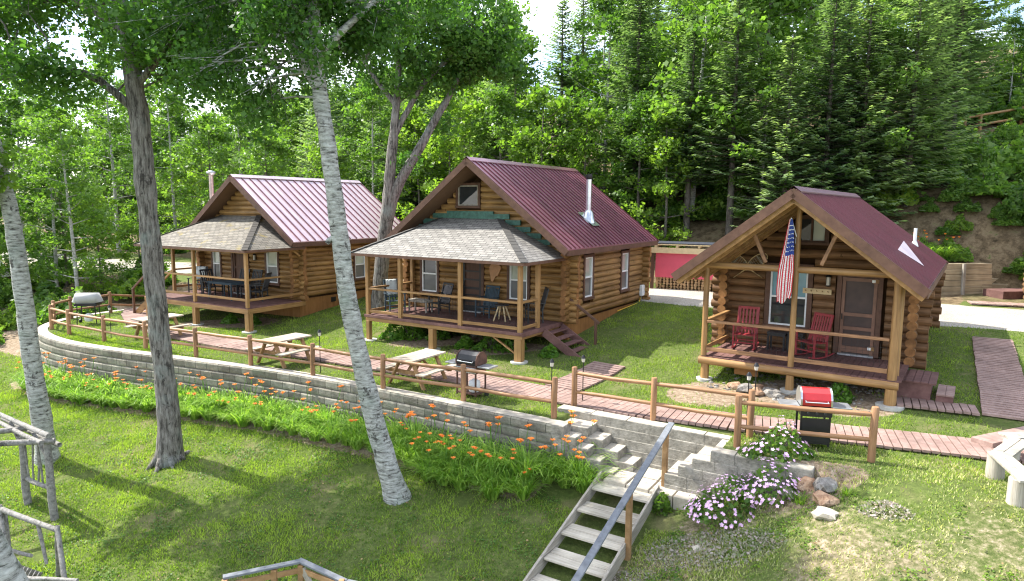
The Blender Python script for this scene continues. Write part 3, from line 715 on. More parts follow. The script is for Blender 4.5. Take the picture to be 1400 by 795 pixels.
def screen_door(c,root,a,b,z0,z1,fm,sm,pm,bars):
    mb=MB(); k=.12; d=-.04
    mb.box((a-k,d,z0),(a,.1,z1+k)); mb.box((b,d,z0),(b+k,.1,z1+k)); mb.box((a,d+.003,z1),(b,.1,z1+k)); cs=mb.build('door_casing',[fm],root,bevel=.004)
    mb=MB(); mb.box((a+.005,.045,z0+.01),(b-.005,.085,z1-.005)); dr=mb.build('door',[pm],root)
    mb=MB(); f=.09; y=-.01
    mb.box((a+.01,y,z0+.03),(a+f,.02,z1-.01)); mb.box((b-f,y,z0+.03),(b-.01,.02,z1-.01))
    for zb,h in bars: mb.box((a+f,y+.002,zb),(b-f,.02,zb+h))
    mb.build('screen_frame',[sm],dr)
    mb=MB(); mb.tube([(a+.05,-.05,z0+.95),(a+.05,-.05,z0+1.1)],.012,6); mb.box((a+.035,-.05,z0+.94),(a+.065,-.01,z0+.97)); mb.build('handle',['black_metal'],dr)
    mb=MB(); mb.box((a,-.06,z0-.02),(b,.04,z0+.035)); mb.build('threshold',['steel_dull'],dr)
    return dr
def plankdeck(root,x0,x1,y0,y1,z,mat='deck_plank',along='y',w=.14):
    mb=MB(); n=round((x1-x0)/w) if along=='y' else round((y1-y0)/w)
    for i in range(n):
        j=rng.uniform(-.008,.008)
        if along=='y': a=x0+(x1-x0)*i/n; mb.box((a+.005,y0+j,z-.035),(a+(x1-x0)/n-.005,y1,z+rng.uniform(-.003,.003)))
        else: a=y0+(y1-y0)*i/n; mb.box((x0+j,a+.005,z-.035),(x1+j,a+(y1-y0)/n-.005,z+rng.uniform(-.003,.003)))
    return mb.build('deck',[mat],root)
def beam(root,name,a,b,w,h,mat,up=(0,0,1),bev=.012,round_=0):
    mb=MB()
    if round_:
        A=Vector(a);B=Vector(b); mb.tube([A,A.lerp(B,.33),A.lerp(B,.66),B],[round_*1.03,round_,round_*.98,round_*.95],12)
    else: mb.bar(a,b,w,h,up)
    return mb.build(name,[mat],root,bevel=0 if round_ else bev)
def gw(c,u,v):
    a=R(c['yaw']); return G(c['x']+u*math.cos(a)-v*math.sin(a), c['y']+u*math.sin(a)+v*math.cos(a))
def hip_porch_roof(c,root,ul,ur,vf,ze,tl,tr,zt,mat):
    mb=MB(); A=(ul,vf,ze);B=(ur,vf,ze);Cc=(tr,.0,zt);D=(tl,.0,zt);E_=(ur,.02,ze);F_=(ul,.02,ze)
    Ls=math.hypot(-vf,zt-ze)
    mb.add([A,B,Cc,D],[(0,1,2,3)],False,[[(0,0),(ur-ul,0),(tr-ul,Ls),(tl-ul,Ls)]])
    Lr=math.hypot(ur-tr,zt-ze)
    mb.add([B,E_,Cc],[(0,1,2)],False,[[(0.1,0),(0.1-vf,0),(.1-vf,Lr)]]); mb.add([F_,A,D],[(0,1,2)],False,[[(0,0),(-vf,0),(0,Lr)]])
    mb.m=1; t=.09
    A2,B2,C2_,D2,E2,F2=[(p[0],p[1],p[2]-t) for p in (A,B,Cc,D,E_,F_)]
    mb.add([A2,B2,C2_,D2,E2,F2],[(3,2,1,0),(2,4,1),(3,0,5)])
    mb.m=2
    mb.add([A,B,B2,A2],[(3,2,1,0)]); mb.add([B,E_,E2,B2],[(3,2,1,0)]); mb.add([F_,A,A2,F2],[(3,2,1,0)])
    pr=mb.build('porch_roof',[mat,'soffit','trim_n'],root)
    for P,Q in ((B,Cc),(A,D)):
        mb=MB()
        P=Vector(P);Q=Vector(Q); n=14
        for i in range(n): a=P.lerp(Q,i/n); b=P.lerp(Q,(i+1.05)/n); mb.bar(a+Vector((0,0,.022)),b+Vector((0,0,.012)),.22,.014)
        mb.build('hip_cap',[mat],pr)
    return pr
def chair(name,loc,rz,label,mat,rocking=False,slats=6,group=None,arm=True,cat='chair',low=False,parts=True):
    """slatted porch chair facing -y"""
    t=thing(name,loc,rz,label,cat,group); sh=.36 if low else .43; bw=.56; bh=1.02 if low else 1.12
    mb=MB()
    for i in range(6): mb.box((-bw/2,-.26+.085*i,sh-.02+.004*i*(-1)),(bw/2,-.19+.085*i,sh+.004*i*(-1)))
    mb.build('seat',[mat],t)
    mb=MB()
    for i in range(slats):
        x=-bw/2+.05+(bw-.1)*i/(slats-1); mb.bar((x,.24,sh-.03),(x,.42,bh-.05-(.0 if not low else abs(x)*.25)),.045,.016,(0,1,0))
    for x in (-bw/2+.01,bw/2-.01): mb.bar((x,.23,sh-.03),(x,.43,bh),.035,.035,(0,1,0))
    mb.bar((-bw/2,.425,bh-.02),(bw/2,.425,bh-.02),.03,.07); mb.bar((-bw/2,.27,sh+.10),(bw/2,.27,sh+.10),.03,.05)
    mb.build('backrest',[mat],t)
    for x in (-bw/2,bw/2):
        for y in (-.24,.25):
            mb=MB(); mb.bar((x,y,.05 if rocking else 0),(x,y-.02*(y>0),.66 if y<0 else sh),.04,.04,(0,1,0)); mb.build('leg',[mat],t)
        if arm: mb=MB(); mb.bar((x,-.3,.67),(x,.34,.66),.07,.025); mb.build('armrest',[mat],t)
        if rocking:
            mb=MB(); pts=[(x,-.42+.12*i,.022+.0042*((i-3.5)**2)*1.0) for i in range(9)]; mb.tube(pts,.022,6); mb.build('rocker',[mat],t)
    for yy in (-.24,.24): mb=MB(); mb.bar((-bw/2,yy,.2),(bw/2,yy,.2),.03,.03); mb.build('stretcher',[mat],t)
    return t
def W3(c,u,v,z): a=R(c['yaw']); return (c['x']+u*math.cos(a)-v*math.sin(a), c['y']+u*math.sin(a)+v*math.cos(a), z)
c1=dict(x=-11.29,y=28.87,yaw=-30.83,W=6.2,L=6.35,D=2.6,Wp=6.5,zd=.98,ze=3.39,zr=6.01,of=.67,orr=.47,os=.45)
c2=dict(x=-1.05,y=23.87,yaw=-32.11,W=6.94,L=6.59,D=2.55,Wp=6.38,zd=1.055,ze=3.516,zr=6.427,of=.95,orr=.45,os=.35)
c3=dict(x=8.207,y=18.33,yaw=-34.45,W=5.0,L=6.1,D=2.32,Wp=4.48,zd=.954,ze=3.167,zr=5.309,of=3.06,orr=.2,os=.29)
def skirt(c,root,zt,mat='skirt_board'):
    mb=MB(); W=c['W']/2-.10;L=c['L']
    mb.box((-W,.10,-.6),(W,.13,zt)); mb.box((-W,L-.13,-.6),(W,L-.1,zt)); mb.box((-W,.132,-.6),(-W+.03,L-.132,zt)); mb.box((W-.03,.132,-.6),(W,L-.132,zt))
    return mb.build('skirting',[mat],root)
# ======== middle cabin
r2,sl2,hw2=cabin(c2,'largest log cabin, in the middle, tan shingled hip porch roof and silver stove pipe','log_gold',.112,.205,
  [(-2.86,-1.93,1.5,3.1),(-.98,.08,.9,3.1),(1.03,1.98,1.5,3.1),(-1.17,-.08,4.68,5.78)],[(.97,1.80,1.65,3.24),(4.13,4.98,1.6,3.2)],1.0,'roof_burgundy',26,.035,.045)
window(c2,r2,'front',-2.74,-2.04,1.66,3.0,up='glass_dark'); window(c2,r2,'front',1.14,1.86,1.66,3.0)
window(c2,r2,'front',-1.06,-.19,4.85,5.56,kind='fix',up='glass_dark',low='glass_dark',sash='weathered_n',casing=.09)
window(c2,r2,'side',1.08,1.68,1.76,3.13); window(c2,r2,'side',4.24,4.86,1.72,3.1)
screen_door(c2,r2,-.86,-.04,1.06,3.02,'trim_n','black_metal','trim_z',[(1.1,.2),(1.42,.05),(1.65,.05),(1.88,.08),(2.2,.05),(2.5,.05),(2.93,.08)])
skirt(c2,r2,1.03)
hip_porch_roof(c2,r2,-3.62,3.42,-2.82,3.20,-1.75,.72,4.42,'shingle_tan')
mb=MB()
for i,(u0,u1) in enumerate([(-2.15,1.15),(-2.6,-1.9),(1.0,1.6),(-3.0,-2.4),(1.4,2.0),(1.85,2.4),(2.25,2.75)]):
    z={0:4.50,1:4.30,2:4.30,3:4.08,4:4.08,5:3.88,6:3.68}[i]; mb.box((u0,-.09,z-.10),(u1,-.02,z+.07))
mb.box((-1.5,-.10,4.56),(.5,-.03,4.66)); mb.build('flashing',['green_paint'],r2)
plankdeck(r2,-3.19,3.19,-2.57,-.02,1.055)
beam(r2,'deck_beam',(-3.2,-2.50,.93),(3.2,-2.50,.93),.09,.19,'beam_x'); beam(r2,'deck_beam',(3.12,-2.44,.93),(3.12,-.1,.93),.09,.19,'beam_y'); beam(r2,'deck_beam',(-3.12,-2.44,.93),(-3.12,-.1,.93),.09,.19,'beam_y')
beam(r2,'deck_trim',(-3.22,-2.585,1.02),(3.22,-2.585,1.02),.03,.10,'deck_plank'); beam(r2,'deck_trim',(3.225,-2.57,1.0),(3.225,0,1.0),.03,.14,'deck_plank')
for u,v in ((-3.1,-2.5),(-1.62,-2.5),(.88,-2.5),(3.10,-2.5),(3.10,-1.45),(-3.1,-.15)):
    beam(r2,'porch_post',(u,v,1.06),(u,v,3.14),.13,.13,'beam_z',(0,1,0))
for u,v,w in ((-3.1,-2.48,.15),(-.27,-2.48,.2),(3.06,-2.46,.24),(-3.1,-.2,.15)):
    zg=gw(c2,u,v); beam(r2,'deck_post',(u,v,zg+.02),(u,v,.84),w,w,'beam_z',(0,1,0))
    mb=MB(); mb.tube([(u,v,zg-.1),(u,v,zg+.04)],.27,14); mb.build('footing',['concrete'],r2)
beam(r2,'brace',(2.95,-2.46,gw(c2,3,-2.5)+.25),(2.1,-2.46,.84),.08,.05,'beam_n')
for z,h,w in ((1.97,.07,.11),(1.18,.10,.045)):
    for a,b in (((-3.04,-2.5),(-1.68,-2.5)),((-1.56,-2.5),(.82,-2.5)),((.94,-2.5),(3.04,-2.5))): beam(r2,'rail',(*a,z),(*b,z),w,h,'beam_x')
    beam(r2,'rail',(3.1,-2.44,z),(3.1,-1.51,z),w,h,'beam_y'); beam(r2,'rail',(-3.1,-2.44,z),(-3.1,-.2,z),w,h,'beam_y')
def wiremesh(root,a,b,z0,z1,st=.11,r=.0022):
    mb=MB(); A=Vector(a);B=Vector(b); L=(B-A).length; n=int(L/st)
    for i in range(n+1): p=A.lerp(B,i/n); mb.bar((p.x,p.y,z0),(p.x,p.y,z1),2*r,2*r,(0,1,0))
    for k in range(int((z1-z0)/st)): z=z0+st*k; mb.bar((A.x,A.y,z),(B.x,B.y,z),2*r,2*r)
    return mb.build('wire_mesh',['black_metal'],root)
wiremesh(r2,(-1.5,-2.5),(.8,-2.5),1.24,1.93); wiremesh(r2,(.96,-2.5),(3.0,-2.5),1.24,1.93); wiremesh(r2,(3.1,-2.4),(3.1,-1.5),1.24,1.93)
beam(r2,'porch_beam',(-3.3,-2.5,3.13),(3.3,-2.5,3.13),.09,.07,'beam_x'); beam(r2,'porch_beam',(3.12,-2.4,3.13),(3.12,-.05,3.13),.07,.07,'beam_y')
# stove pipe on the right slope
def zroof(c,u): return c['zr']-(c['zr']-c['ze'])/(c['W']/2+c['os'])*u
mb=MB(); u,v=2.72,2.83; z=zroof(c2,u)
mb.tube([(u,v,z-.05),(u,v,5.82)],.10,16); mb.m=1; mb.tube([(u,v,5.82),(u,v,5.86),(u,v,5.98),(u,v,6.0)],[.10,.12,.12,.12],16); mb.m=2
mb.tube([(u,v,z-.10),(u,v,z+.28),(u,v,z+.36)],[.26,.17,.11],14); mb.add([(u-.28,v-.3,zroof(c2,u-.28)+.075),(u+.34,v-.3,zroof(c2,u+.34)+.075),(u+.34,v+.3,zroof(c2,u+.34)+.075),(u-.28,v+.3,zroof(c2,u-.28)+.075)],[(0,1,2,3)])
mb.build('stove_pipe',['steel','black_metal','galvanized'],r2)
# stairs on the right of the porch
def side_stairs(c,root,x0,s,y0,y1,z0,n,rise,run,mat='deck_plank',smat='deck_plank'):
    for i in range(n):
        mb=MB(); z=z0-rise*(i+1); x=x0+s*run*i
        for k in range(2):
            a=x+s*run*.5*k; mb.box((min(a,a+s*run*.48),y0,z-.035),(max(a,a+s*run*.48),y1,z))
        mb.build('stair_tread',[mat],root,bevel=.004)
    for y in (y0-.03,y1+.03):
        mb=MB(); mb.bar((x0,y,z0-.14),(x0+s*run*n,y,z0-rise*n-.13),.04,.26); mb.build('stringer',[smat],root)
side_stairs(c2,r2,3.24,1,-1.25,-.15,1.055,5,.165,.27)
beam(r2,'handrail',(3.2,.02,2.02),(4.55,.02,1.12),.05,.09,'trim_x'); beam(r2,'handrail_post',(4.42,.02,.1),(4.42,.02,1.2),.08,.08,'trim_z',(0,1,0))
mb=MB(); mb.box((3.475,6.12,1.28),(3.60,6.47,1.72)); mb.build('meter_box',['white_paint'],r2,bevel=.02)
mb=MB(); mb.box((3.475,6.2,.9),(3.56,6.36,1.12)); mb.tube([(3.5,6.28,1.12),(3.5,6.28,1.28)],.02,8); mb.build('junction_box',['steel_dull'],r2)
mb=MB(); mb.tube([(3.5,6.2,1.2),(3.5,6.05,1.02),(3.5,3.9,.95)],.016,6); mb.build('conduit',['flower_yellow'],r2)
mb=MB(); mb.m=0
for k in range(5): mb.box((-1.75,-.05,2.55+.001*k),(-1.2,-.03,2.62))
mb.build('ledge_strip',['beam_x'],r2)
# ======== left cabin
r1,sl1,hw1=cabin(c1,'log cabin farthest left with pale metal roof and mossy old shingle porch roof','log_gold',.108,.20,
  [(-2.44,-1.75,1.5,2.95),(-1.06,.1,.9,3.0),(1.1,1.97,1.5,3.1)],[(3.1,3.95,1.5,2.9)],.98,'roof_faded_sheen',19,.035,.045)
window(c1,r1,'front',-2.34,-1.84,1.6,2.85); window(c1,r1,'front',1.2,1.87,1.6,2.98); window(c1,r1,'side',3.2,3.85,1.6,2.8)
screen_door(c1,r1,-.95,-.05,1.0,2.9,'trim_n','trim_n','trim_z',[(1.05,.2),(1.55,.07),(2.1,.06),(2.8,.08)])
skirt(c1,r1,1.0)
mb=MB(); mb.box((2.995,1.82,.70),(3.03,2.08,.90)); mb.build('vent',['black_metal'],r1)
hip_porch_roof(c1,r1,-3.5,3.5,-2.85,3.16,-1.55,.85,4.36,'shingle_old')
plankdeck(r1,-3.25,3.25,-2.62,-.02,.98)
beam(r1,'deck_beam',(-3.3,-2.60,.86),(3.3,-2.60,.86),.10,.18,'beam_x'); beam(r1,'deck_beam',(3.25,-2.54,.86),(3.25,.15,.86),.10,.18,'beam_y'); beam(r1,'deck_beam',(-3.2,-2.54,.86),(-3.2,-.1,.86),.10,.18,'beam_y')
for u,v in ((-3.18,-2.55),(.03,-2.55),(3.18,-2.55),(-3.18,-1.35),(-3.18,-.15)): beam(r1,'porch_post',(u,v,.985),(u,v,3.1),.12,.12,'beam_z',(0,1,0))
for u,v,w in ((-3.18,-2.55,.16),(.03,-2.55,.2),(3.18,-2.52,.22),(-3.18,-.15,.15)):
    zg=gw(c1,u,v); beam(r1,'deck_post',(u,v,zg+.02),(u,v,.77),w,w,'beam_z',(0,1,0))
    mb=MB(); mb.tube([(u,v,zg-.1),(u,v,zg+.05)],.27,14); mb.build('footing',['concrete'],r1)
for z,h,w in ((2.03,.07,.11),(1.27,.10,.05)):
    for a,b in ((-3.12,-.03),(.09,3.12)): beam(r1,'rail',(a,-2.55,z),(b,-2.55,z),w,h,'beam_x')
    beam(r1,'rail',(3.18,-2.49,z),(3.18,.0,z),w,h,'beam_y')
beam(r1,'rail',(-3.18,-1.3,2.0),(-3.18,-.2,2.0),.1,.07,'beam_y'); beam(r1,'rail',(-3.18,-1.3,1.25),(-3.18,-.2,1.25),.05,.1,'beam_y')
beam(r1,'porch_beam',(-3.3,-2.55,3.06),(3.3,-2.55,3.06),.10,.09,'beam_x'); beam(r1,'porch_beam',(3.2,-2.5,3.06),(3.2,-.05,3.06),.08,.09,'beam_y')
beam(r1,'brace',(3.22,-.35,3.02),(3.22,-.02,2.78),.07,.07,'beam_y')
side_stairs(c1,r1,-3.3,-1,-2.3,-1.4,.98,5,.17,.26,'beam_x','beam_x')
beam(r1,'handrail',(-3.3,-2.42,1.98),(-4.55,-2.42,1.15),.06,.09,'trim_x'); beam(r1,'handrail_post',(-4.5,-2.42,.0),(-4.5,-2.42,1.2),.09,.09,'trim_z',(0,1,0)); beam(r1,'handrail',(-3.3,-1.3,1.98),(-4.5,-1.3,1.15),.06,.09,'beam_x'); beam(r1,'handrail_post',(-4.45,-1.3,.0),(-4.45,-1.3,1.2),.09,.09,'beam_z',(0,1,0))
mb=MB(); u,v=-3.62,1.0; mb.tube([(u,v,2.1),(u,v,6.15)],.10,14); mb.m=1; mb.tube([(u,v,6.15),(u,v,6.22),(u,v,6.3),(u,v,6.36)],[.11,.2,.2,.05],14); mb.m=0
mb.tube([(u,v,2.1),(u+.5,v,2.1)],.10,12); mb.build('stove_pipe',['copper_pipe','steel_dull'],r1)
# ======== right cabin
r3,sl3,hw3=cabin(c3,'small dark log cabin on the right with deep open gable porch and purple metal roof','log_dark',.122,.225,
  [(-1.28,-.0,1.5,3.35),(.54,1.75,.8,3.3),(-.62,.36,3.8,4.75)],[],.80,'roof_purple',46,.035,.026)
window(c3,r3,'front',-1.13,-.15,1.60,3.2,up='glass_blue',low='glass_dark',casing=.13,sash='plastic_white')
window(c3,r3,'front',-.50,.24,3.94,4.60,kind='slide',up='glass_curtain',low='glass_dark',sash='trim_n',casing=.07)
screen_door(c3,r3,.70,1.55,.98,3.06,'trim_n','door_frame','door_panel',[(1.05,.16),(1.65,.09),(2.02,.09),(2.95,.09)])
plankdeck(r3,-2.24,2.40,-2.34,-.02,.954,w=.15)
beam(r3,'deck_beam',(-2.3,-2.3,.83),(2.35,-2.3,.83),.14,.19,'beam_x',round_=.105); beam(r3,'deck_beam',(2.2,-2.2,.82),(2.2,-.1,.82),.1,.18,'beam_y'); beam(r3,'deck_beam',(-2.2,-2.2,.82),(-2.2,-.1,.82),.1,.18,'beam_y')
for u,v,r_,zt in ((-2.2,-2.26,.075,3.36),(0,-2.30,.07,5.08),(2.2,-2.26,.10,3.36),(2.22,-1.75,.08,3.38)): beam(r3,'porch_post',(u,v,.955),(u,v,zt),.1,.1,'beam_z',round_=r_)
for u,v,r_ in ((-2.15,-2.26,.11),(0,-2.28,.10),(2.2,-2.26,.13)):
    zg=gw(c3,u,v); beam(r3,'deck_post',(u,v,zg+.02),(u,v,.74),.1,.1,'beam_z',round_=r_); mb=MB(); mb.tube([(u,v,zg-.1),(u,v,zg+.05)],.30 if u>1 else .22,14,wob=.1); mb.build('footing',['concrete'],r3)
beam(r3,'gable_beam',(-2.34,-2.28,3.37),(2.33,-2.28,3.37),.12,.16,'beam_x',round_=.085)
beam(r3,'gable_brace',(-1.11,-2.28,4.36),(-.72,-2.28,3.50),.10,.09,'fencewood_n'); beam(r3,'gable_brace',(.90,-2.28,4.38),(.56,-2.28,3.50),.10,.09,'fencewood_n')
for v in (-2.92,-2.30,-1.70,-1.10,-.5):
    for s in (-1,1): beam(r3,'rafter',(0,v,c3['zr']-.27),(s*(hw3-.05),v,c3['ze']-.23),.07,.14,'beam_n')
for z,h,w in ((1.88,.07,.12),(1.14,.11,.05)):
    for a,b in ((-2.13,-.06),(.06,2.1)): beam(r3,'rail',(a,-2.28,z),(b,-2.28,z),w,h,'fencewood_x')
    beam(r3,'rail',(-2.2,-2.2,z),(-2.2,-.15,z),w,h,'beam_y')
wiremesh(r3,(-2.1,-2.28),(-.1,-2.28),1.2,1.84,.12); wiremesh(r3,(.1,-2.28),(2.05,-2.28),1.2,1.84,.12)
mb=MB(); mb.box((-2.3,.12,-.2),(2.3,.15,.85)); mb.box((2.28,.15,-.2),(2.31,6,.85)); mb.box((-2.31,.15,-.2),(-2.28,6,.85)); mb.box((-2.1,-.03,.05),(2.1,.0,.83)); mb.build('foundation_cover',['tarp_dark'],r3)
mb=MB(); mb.box((-1.45,-2.0,.50),(-.85,-1.95,.80)); mb.build('hanging_board',['skirt_board'],r3)
mb=MB()                                    # snow diverter
P=[(2.01,.25),(2.26,3.0),(2.50,-.2)]
z=lambda u,h: zroof(c3,u)+h
mb.add([(1.95,-.25,z(1.95,.03)),(2.0,.55,z(2.0,.26)),(2.52,.2,z(2.52,.05)),(2.05,.8,z(2.05,.03))],[(0,2,1),(1,2,3),(0,1,3)])
mb.build('snow_diverter',['roof_faded_sheen'],r3)
mb=MB(); mb.tube([(2.0,4.25,zroof(c3,2.0)-.05),(2.0,4.25,zroof(c3,2.0)+.5)],.045,12); mb.tube([(2.0,4.25,zroof(c3,2.0)-.05),(2.0,4.25,zroof(c3,2.0)+.1)],[.11,.06],12); mb.build('vent_pipe',['plastic_white'],r3)
mb=MB(); mb.box((2.26,-1.5,.2),(2.95,-.2,.80)); mb.build('side_box',['deck_plank'],r3)
plankdeck(r3,2.42,3.05,-1.55,-.15,.83,'deck_plank','y',.16)
mb=MB(); mb.box((3.06,-1.5,.1),(3.4,-.5,.57)); mb.build('step',['deck_plank'],r3)
plankdeck(r3,3.06,3.42,-1.55,-.45,.60,'walk_plank','y',.18)
for u,z in ((1.43,1.15),(1.43,2.93)):
    mb=MB(); mb.box((u,-.05,z),(u+.14,-.04,z+.10)); mb.build('hinge_plate',['beam_n'],r3)
    mb=MB(); mb.box((u-.02,-.06,z+.015),(u+.06,-.05,z+.085)); mb.build('hinge',['white_paint'],r3)
# ---------------- things on the porches
Y1,Y2,Y3=R(c1['yaw']),R(c2['yaw']),R(c3['yaw'])
chair('rocking_chair',W3(c3,-1.55,-.75,.955),Y3+R(6),'red slatted rocking chair left of the tall window on the dark cabin porch','red_chair',True,6,cat='rocking chair')
chair('rocking_chair',W3(c3,.18,-.80,.955),Y3+R(-28),'red slatted rocking chair turned sideways left of the screen door','red_chair',True,7,cat='rocking chair')
def roundtable(loc,h,r,label,mat,topmat,legs=4,splay=.1,rz=0):
    t=thing('side_table',loc,rz,label,'table'); mb=MB(); mb.tube([(0,0,h-.03),(0,0,h)],r,20); mb.build('tabletop',[topmat],t)
    for k in range(legs):
        a=2*math.pi*k/legs+.4; mb=MB(); mb.tube([(math.cos(a)*(r*.45),math.sin(a)*(r*.45),h-.03),(math.cos(a)*(r*.45+splay),math.sin(a)*(r*.45+splay),0)],.018 if splay<.15 else .026,8); mb.build('leg',[mat],t)
    return t
def boxtable(loc,rz,w,d,h,label,mat,slat=True):
    t=thing('side_table',loc,rz,label,'table'); mb=MB()
    n=5
    for i in range(n): mb.box((-w/2,-d/2+d*i/n+.004,h-.03),(w/2,-d/2+d*(i+1)/n-.004,h))
    mb.box((-w/2+.03,-d/2+.03,h-.09),(w/2-.03,d/2-.03,h-.031)); mb.build('tabletop',[mat],t)
    for x in (-w/2+.04,w/2-.04):
        for y in (-d/2+.04,d/2-.04): mb=MB(); mb.bar((x,y,0),(x,y,h-.03),.045,.045,(0,1,0)); mb.build('leg',[mat],t)
    return t
boxtable(W3(c3,-.78,-.35,.955),Y3,.5,.4,.50,'small black metal table between the red rocking chairs, left one of a pair','black_metal')
boxtable(W3(c3,-.30,-.30,.955),Y3,.42,.4,.52,'small black metal table between the red rocking chairs, right one of a pair','black_metal')
chair('porch_chair',W3(c2,-2.72,-1.55,1.055),Y2+R(62),'dark blue porch chair with pale towel at left end of middle cabin porch','blue_fabric',slats=5)
def towel(loc,rz,label):
    mb=MB(); V=[]
    prof=[(0,.30,.60),(0,.385,1.05),(0,.42,1.14),(0,.46,1.12),(0,.47,.75)]
    n=8
    for i in range(n+1):
        x=-.2+.4*i/n
        for (a,y,z) in prof: V.append((x,y-.03+.012*math.sin(i*1.9),z+.01*math.sin(i*2.3)))
    m=len(prof); mb.add(V,[(i*m+j,(i+1)*m+j,(i+1)*m+j+1,i*m+j+1) for i in range(n) for j in range(m-1)],True)
    o=mb.build('towel',['towel'],None,loc,(0,0,rz)); s=o.modifiers.new('s','SOLIDIFY'); s.thickness=.012; return tag(o,label,'towel')
towel(W3(c2,-2.72,-1.55,1.055),Y2+R(62),'pale towel hung over the dark chair on the middle cabin porch')
boxtable(W3(c2,-2.0,-1.0,1.055),Y2,.85,.4,.45,'low weathered grey wooden table on the middle cabin porch','weathered_n')
chair('porch_chair',W3(c2,-1.35,-.75,1.055),Y2+R(-15),'black round-backed porch chair between window and door of the middle cabin','black_plastic',slats=11,low=True)
chair('porch_chair',W3(c2,.55,-.55,1.055),Y2,'blue grey ladder-back porch chair right of the black screen door','blue_fabric',slats=9,low=True)
roundtable(W3(c2,1.45,-.95,1.055),.55,.24,'small stool table with splayed pale wooden legs on the middle cabin porch','snowshoe_wood','black_plastic',4,.2)
chair('porch_chair',W3(c2,2.45,-.55,1.055),Y2+R(-50),'dark porch chair at the right end of the middle cabin porch beside the stairs','black_plastic',slats=6)
chair('porch_chair',W3(c1,-2.2,-.9,.98),Y1+R(30),'dark porch chair with a pale towel on the left cabin porch','black_plastic',slats=5)
towel(W3(c1,-2.2,-.9,.98),Y1+R(30),'pale towel hung over the dark chair on the left cabin porch')
tb=boxtable(W3(c1,.35,-1.3,.98),Y1,1.5,.8,.72,'dark green patio table on the left cabin porch','blue_fabric')
chair('patio_chair',W3(c1,-.75,-1.2,.98),Y1+R(90),'dark patio chair at the left end of the left cabin table','black_plastic',slats=6,group='patio chairs on the left cabin porch')
chair('patio_chair',W3(c1,.0,-.55,.98),Y1,'dark patio chair behind the left cabin table, nearer the door','black_plastic',slats=6,group='patio chairs on the left cabin porch')
chair('patio_chair',W3(c1,.8,-.55,.98),Y1,'dark patio chair behind the left cabin table, below the right window','black_plastic',slats=6,group='patio chairs on the left cabin porch')
chair('patio_chair',W3(c1,1.9,-1.0,.98),Y1+R(-60),'dark patio chair at the right end of the left cabin table','black_plastic',slats=6,group='patio chairs on the left cabin porch')
def lantern(loc,rz,label,s=1):
    t=thing('wall_lantern',loc,rz,label,'lantern'); mb=MB(); mb.tube([(0,-.09*s,-.12*s),(0,-.09*s,.10*s)],.055*s,8); mb.build('lens',['lamp_glass'],t)
    mb=MB(); mb.tube([(0,-.09*s,.10*s),(0,-.09*s,.15*s),(0,-.09*s,.21*s)],[.085*s,.06*s,.015*s],8); mb.tube([(0,-.09*s,-.15*s),(0,-.09*s,-.12*s)],[.05*s,.075*s],8); mb.box((-.04*s,-.05*s,-.1*s),(.04*s,.0,.12*s)); mb.bar((0,-.02*s,.20*s),(0,-.1*s,.21*s),.015,.015)
    for k in range(4):
        a=k*math.pi/2+.78; mb.bar((.058*s*math.cos(a),-.09*s+.058*s*math.sin(a),-.12*s),(.058*s*math.cos(a),-.09*s+.058*s*math.sin(a),.10*s),.008,.008,(0,1,0))
    mb.build('frame',['black_metal'],t); return t
lantern(W3(c3,.37,-.01,2.93),Y3,'dark glass lantern on the dark cabin wall left of the screen door')
lantern(W3(c1,.55,-.01,2.62),Y1,'small wall lantern right of the door of the left cabin',.9)
t=thing('coat_rack',W3(c3,.10,-.01,2.62),Y3,'pale wooden peg rack on the dark cabin wall below the lantern','coat rack')
mb=MB(); mb.box((-.36,-.05,-.07),(.36,-.01,.07)); mb.build('board',['snowshoe_wood'],t)
for k in range(5): mb=MB(); mb.tube([(-.28+.14*k,-.05,.0),(-.28+.14*k,-.12,.03)],.013,6); mb.build('peg',['beam_n'],t)
# crossed snowshoes
def snowshoe(loc,rz,tilt,lab):
    t=thing('snowshoe',loc,rz,lab,'snowshoe','crossed snowshoes on the dark cabin wall'); t.rotation_euler=(0,tilt,rz)
    pts=[]
    for i in range(25):
        a=i/24*2*math.pi; x=math.sin(a)*.155*(1-.15*math.cos(a)); z=.30-.38*math.cos(a)+.02; pts.append((x*(min(1,abs(math.sin(a/2))*1.5)),-.02,z))
    mb=MB(); mb.tube([(0,-.02,-.44),(-.0,-.02,-.2)]+pts[1:-1]+[(0,-.02,-.2),(0,-.02,-.44)],.014,6); mb.build('frame',['snowshoe_wood'],t)
    mb=MB()
    for i in range(11):
        z=-.02+.062*i; w=.14*math.sqrt(max(.02,1-((z-.32)/.37)**2)); mb.bar((-w,-.02,z),(w,-.02,z+.03),.006,.006); mb.bar((-w,-.02,z+.03),(w,-.02,z),.006,.006)
        mb.bar((-w*.5,-.02,z),(-w*.5+.05,-.02,z+.06),.005,.005)
    mb.bar((-.14,-.02,.2),(.14,-.02,.2),.03,.02); mb.bar((-.14,-.02,.46),(.14,-.02,.46),.03,.02); mb.build('webbing',['weathered_n'],t); return t
snowshoe(W3(c3,-1.72,-.03,3.12),Y3,R(-58),'wooden snowshoe on the dark cabin wall with its toe up to the left')
snowshoe(W3(c3,-1.80,-.08,3.12),Y3,R(52),'wooden snowshoe on the dark cabin wall with its toe up to the right')
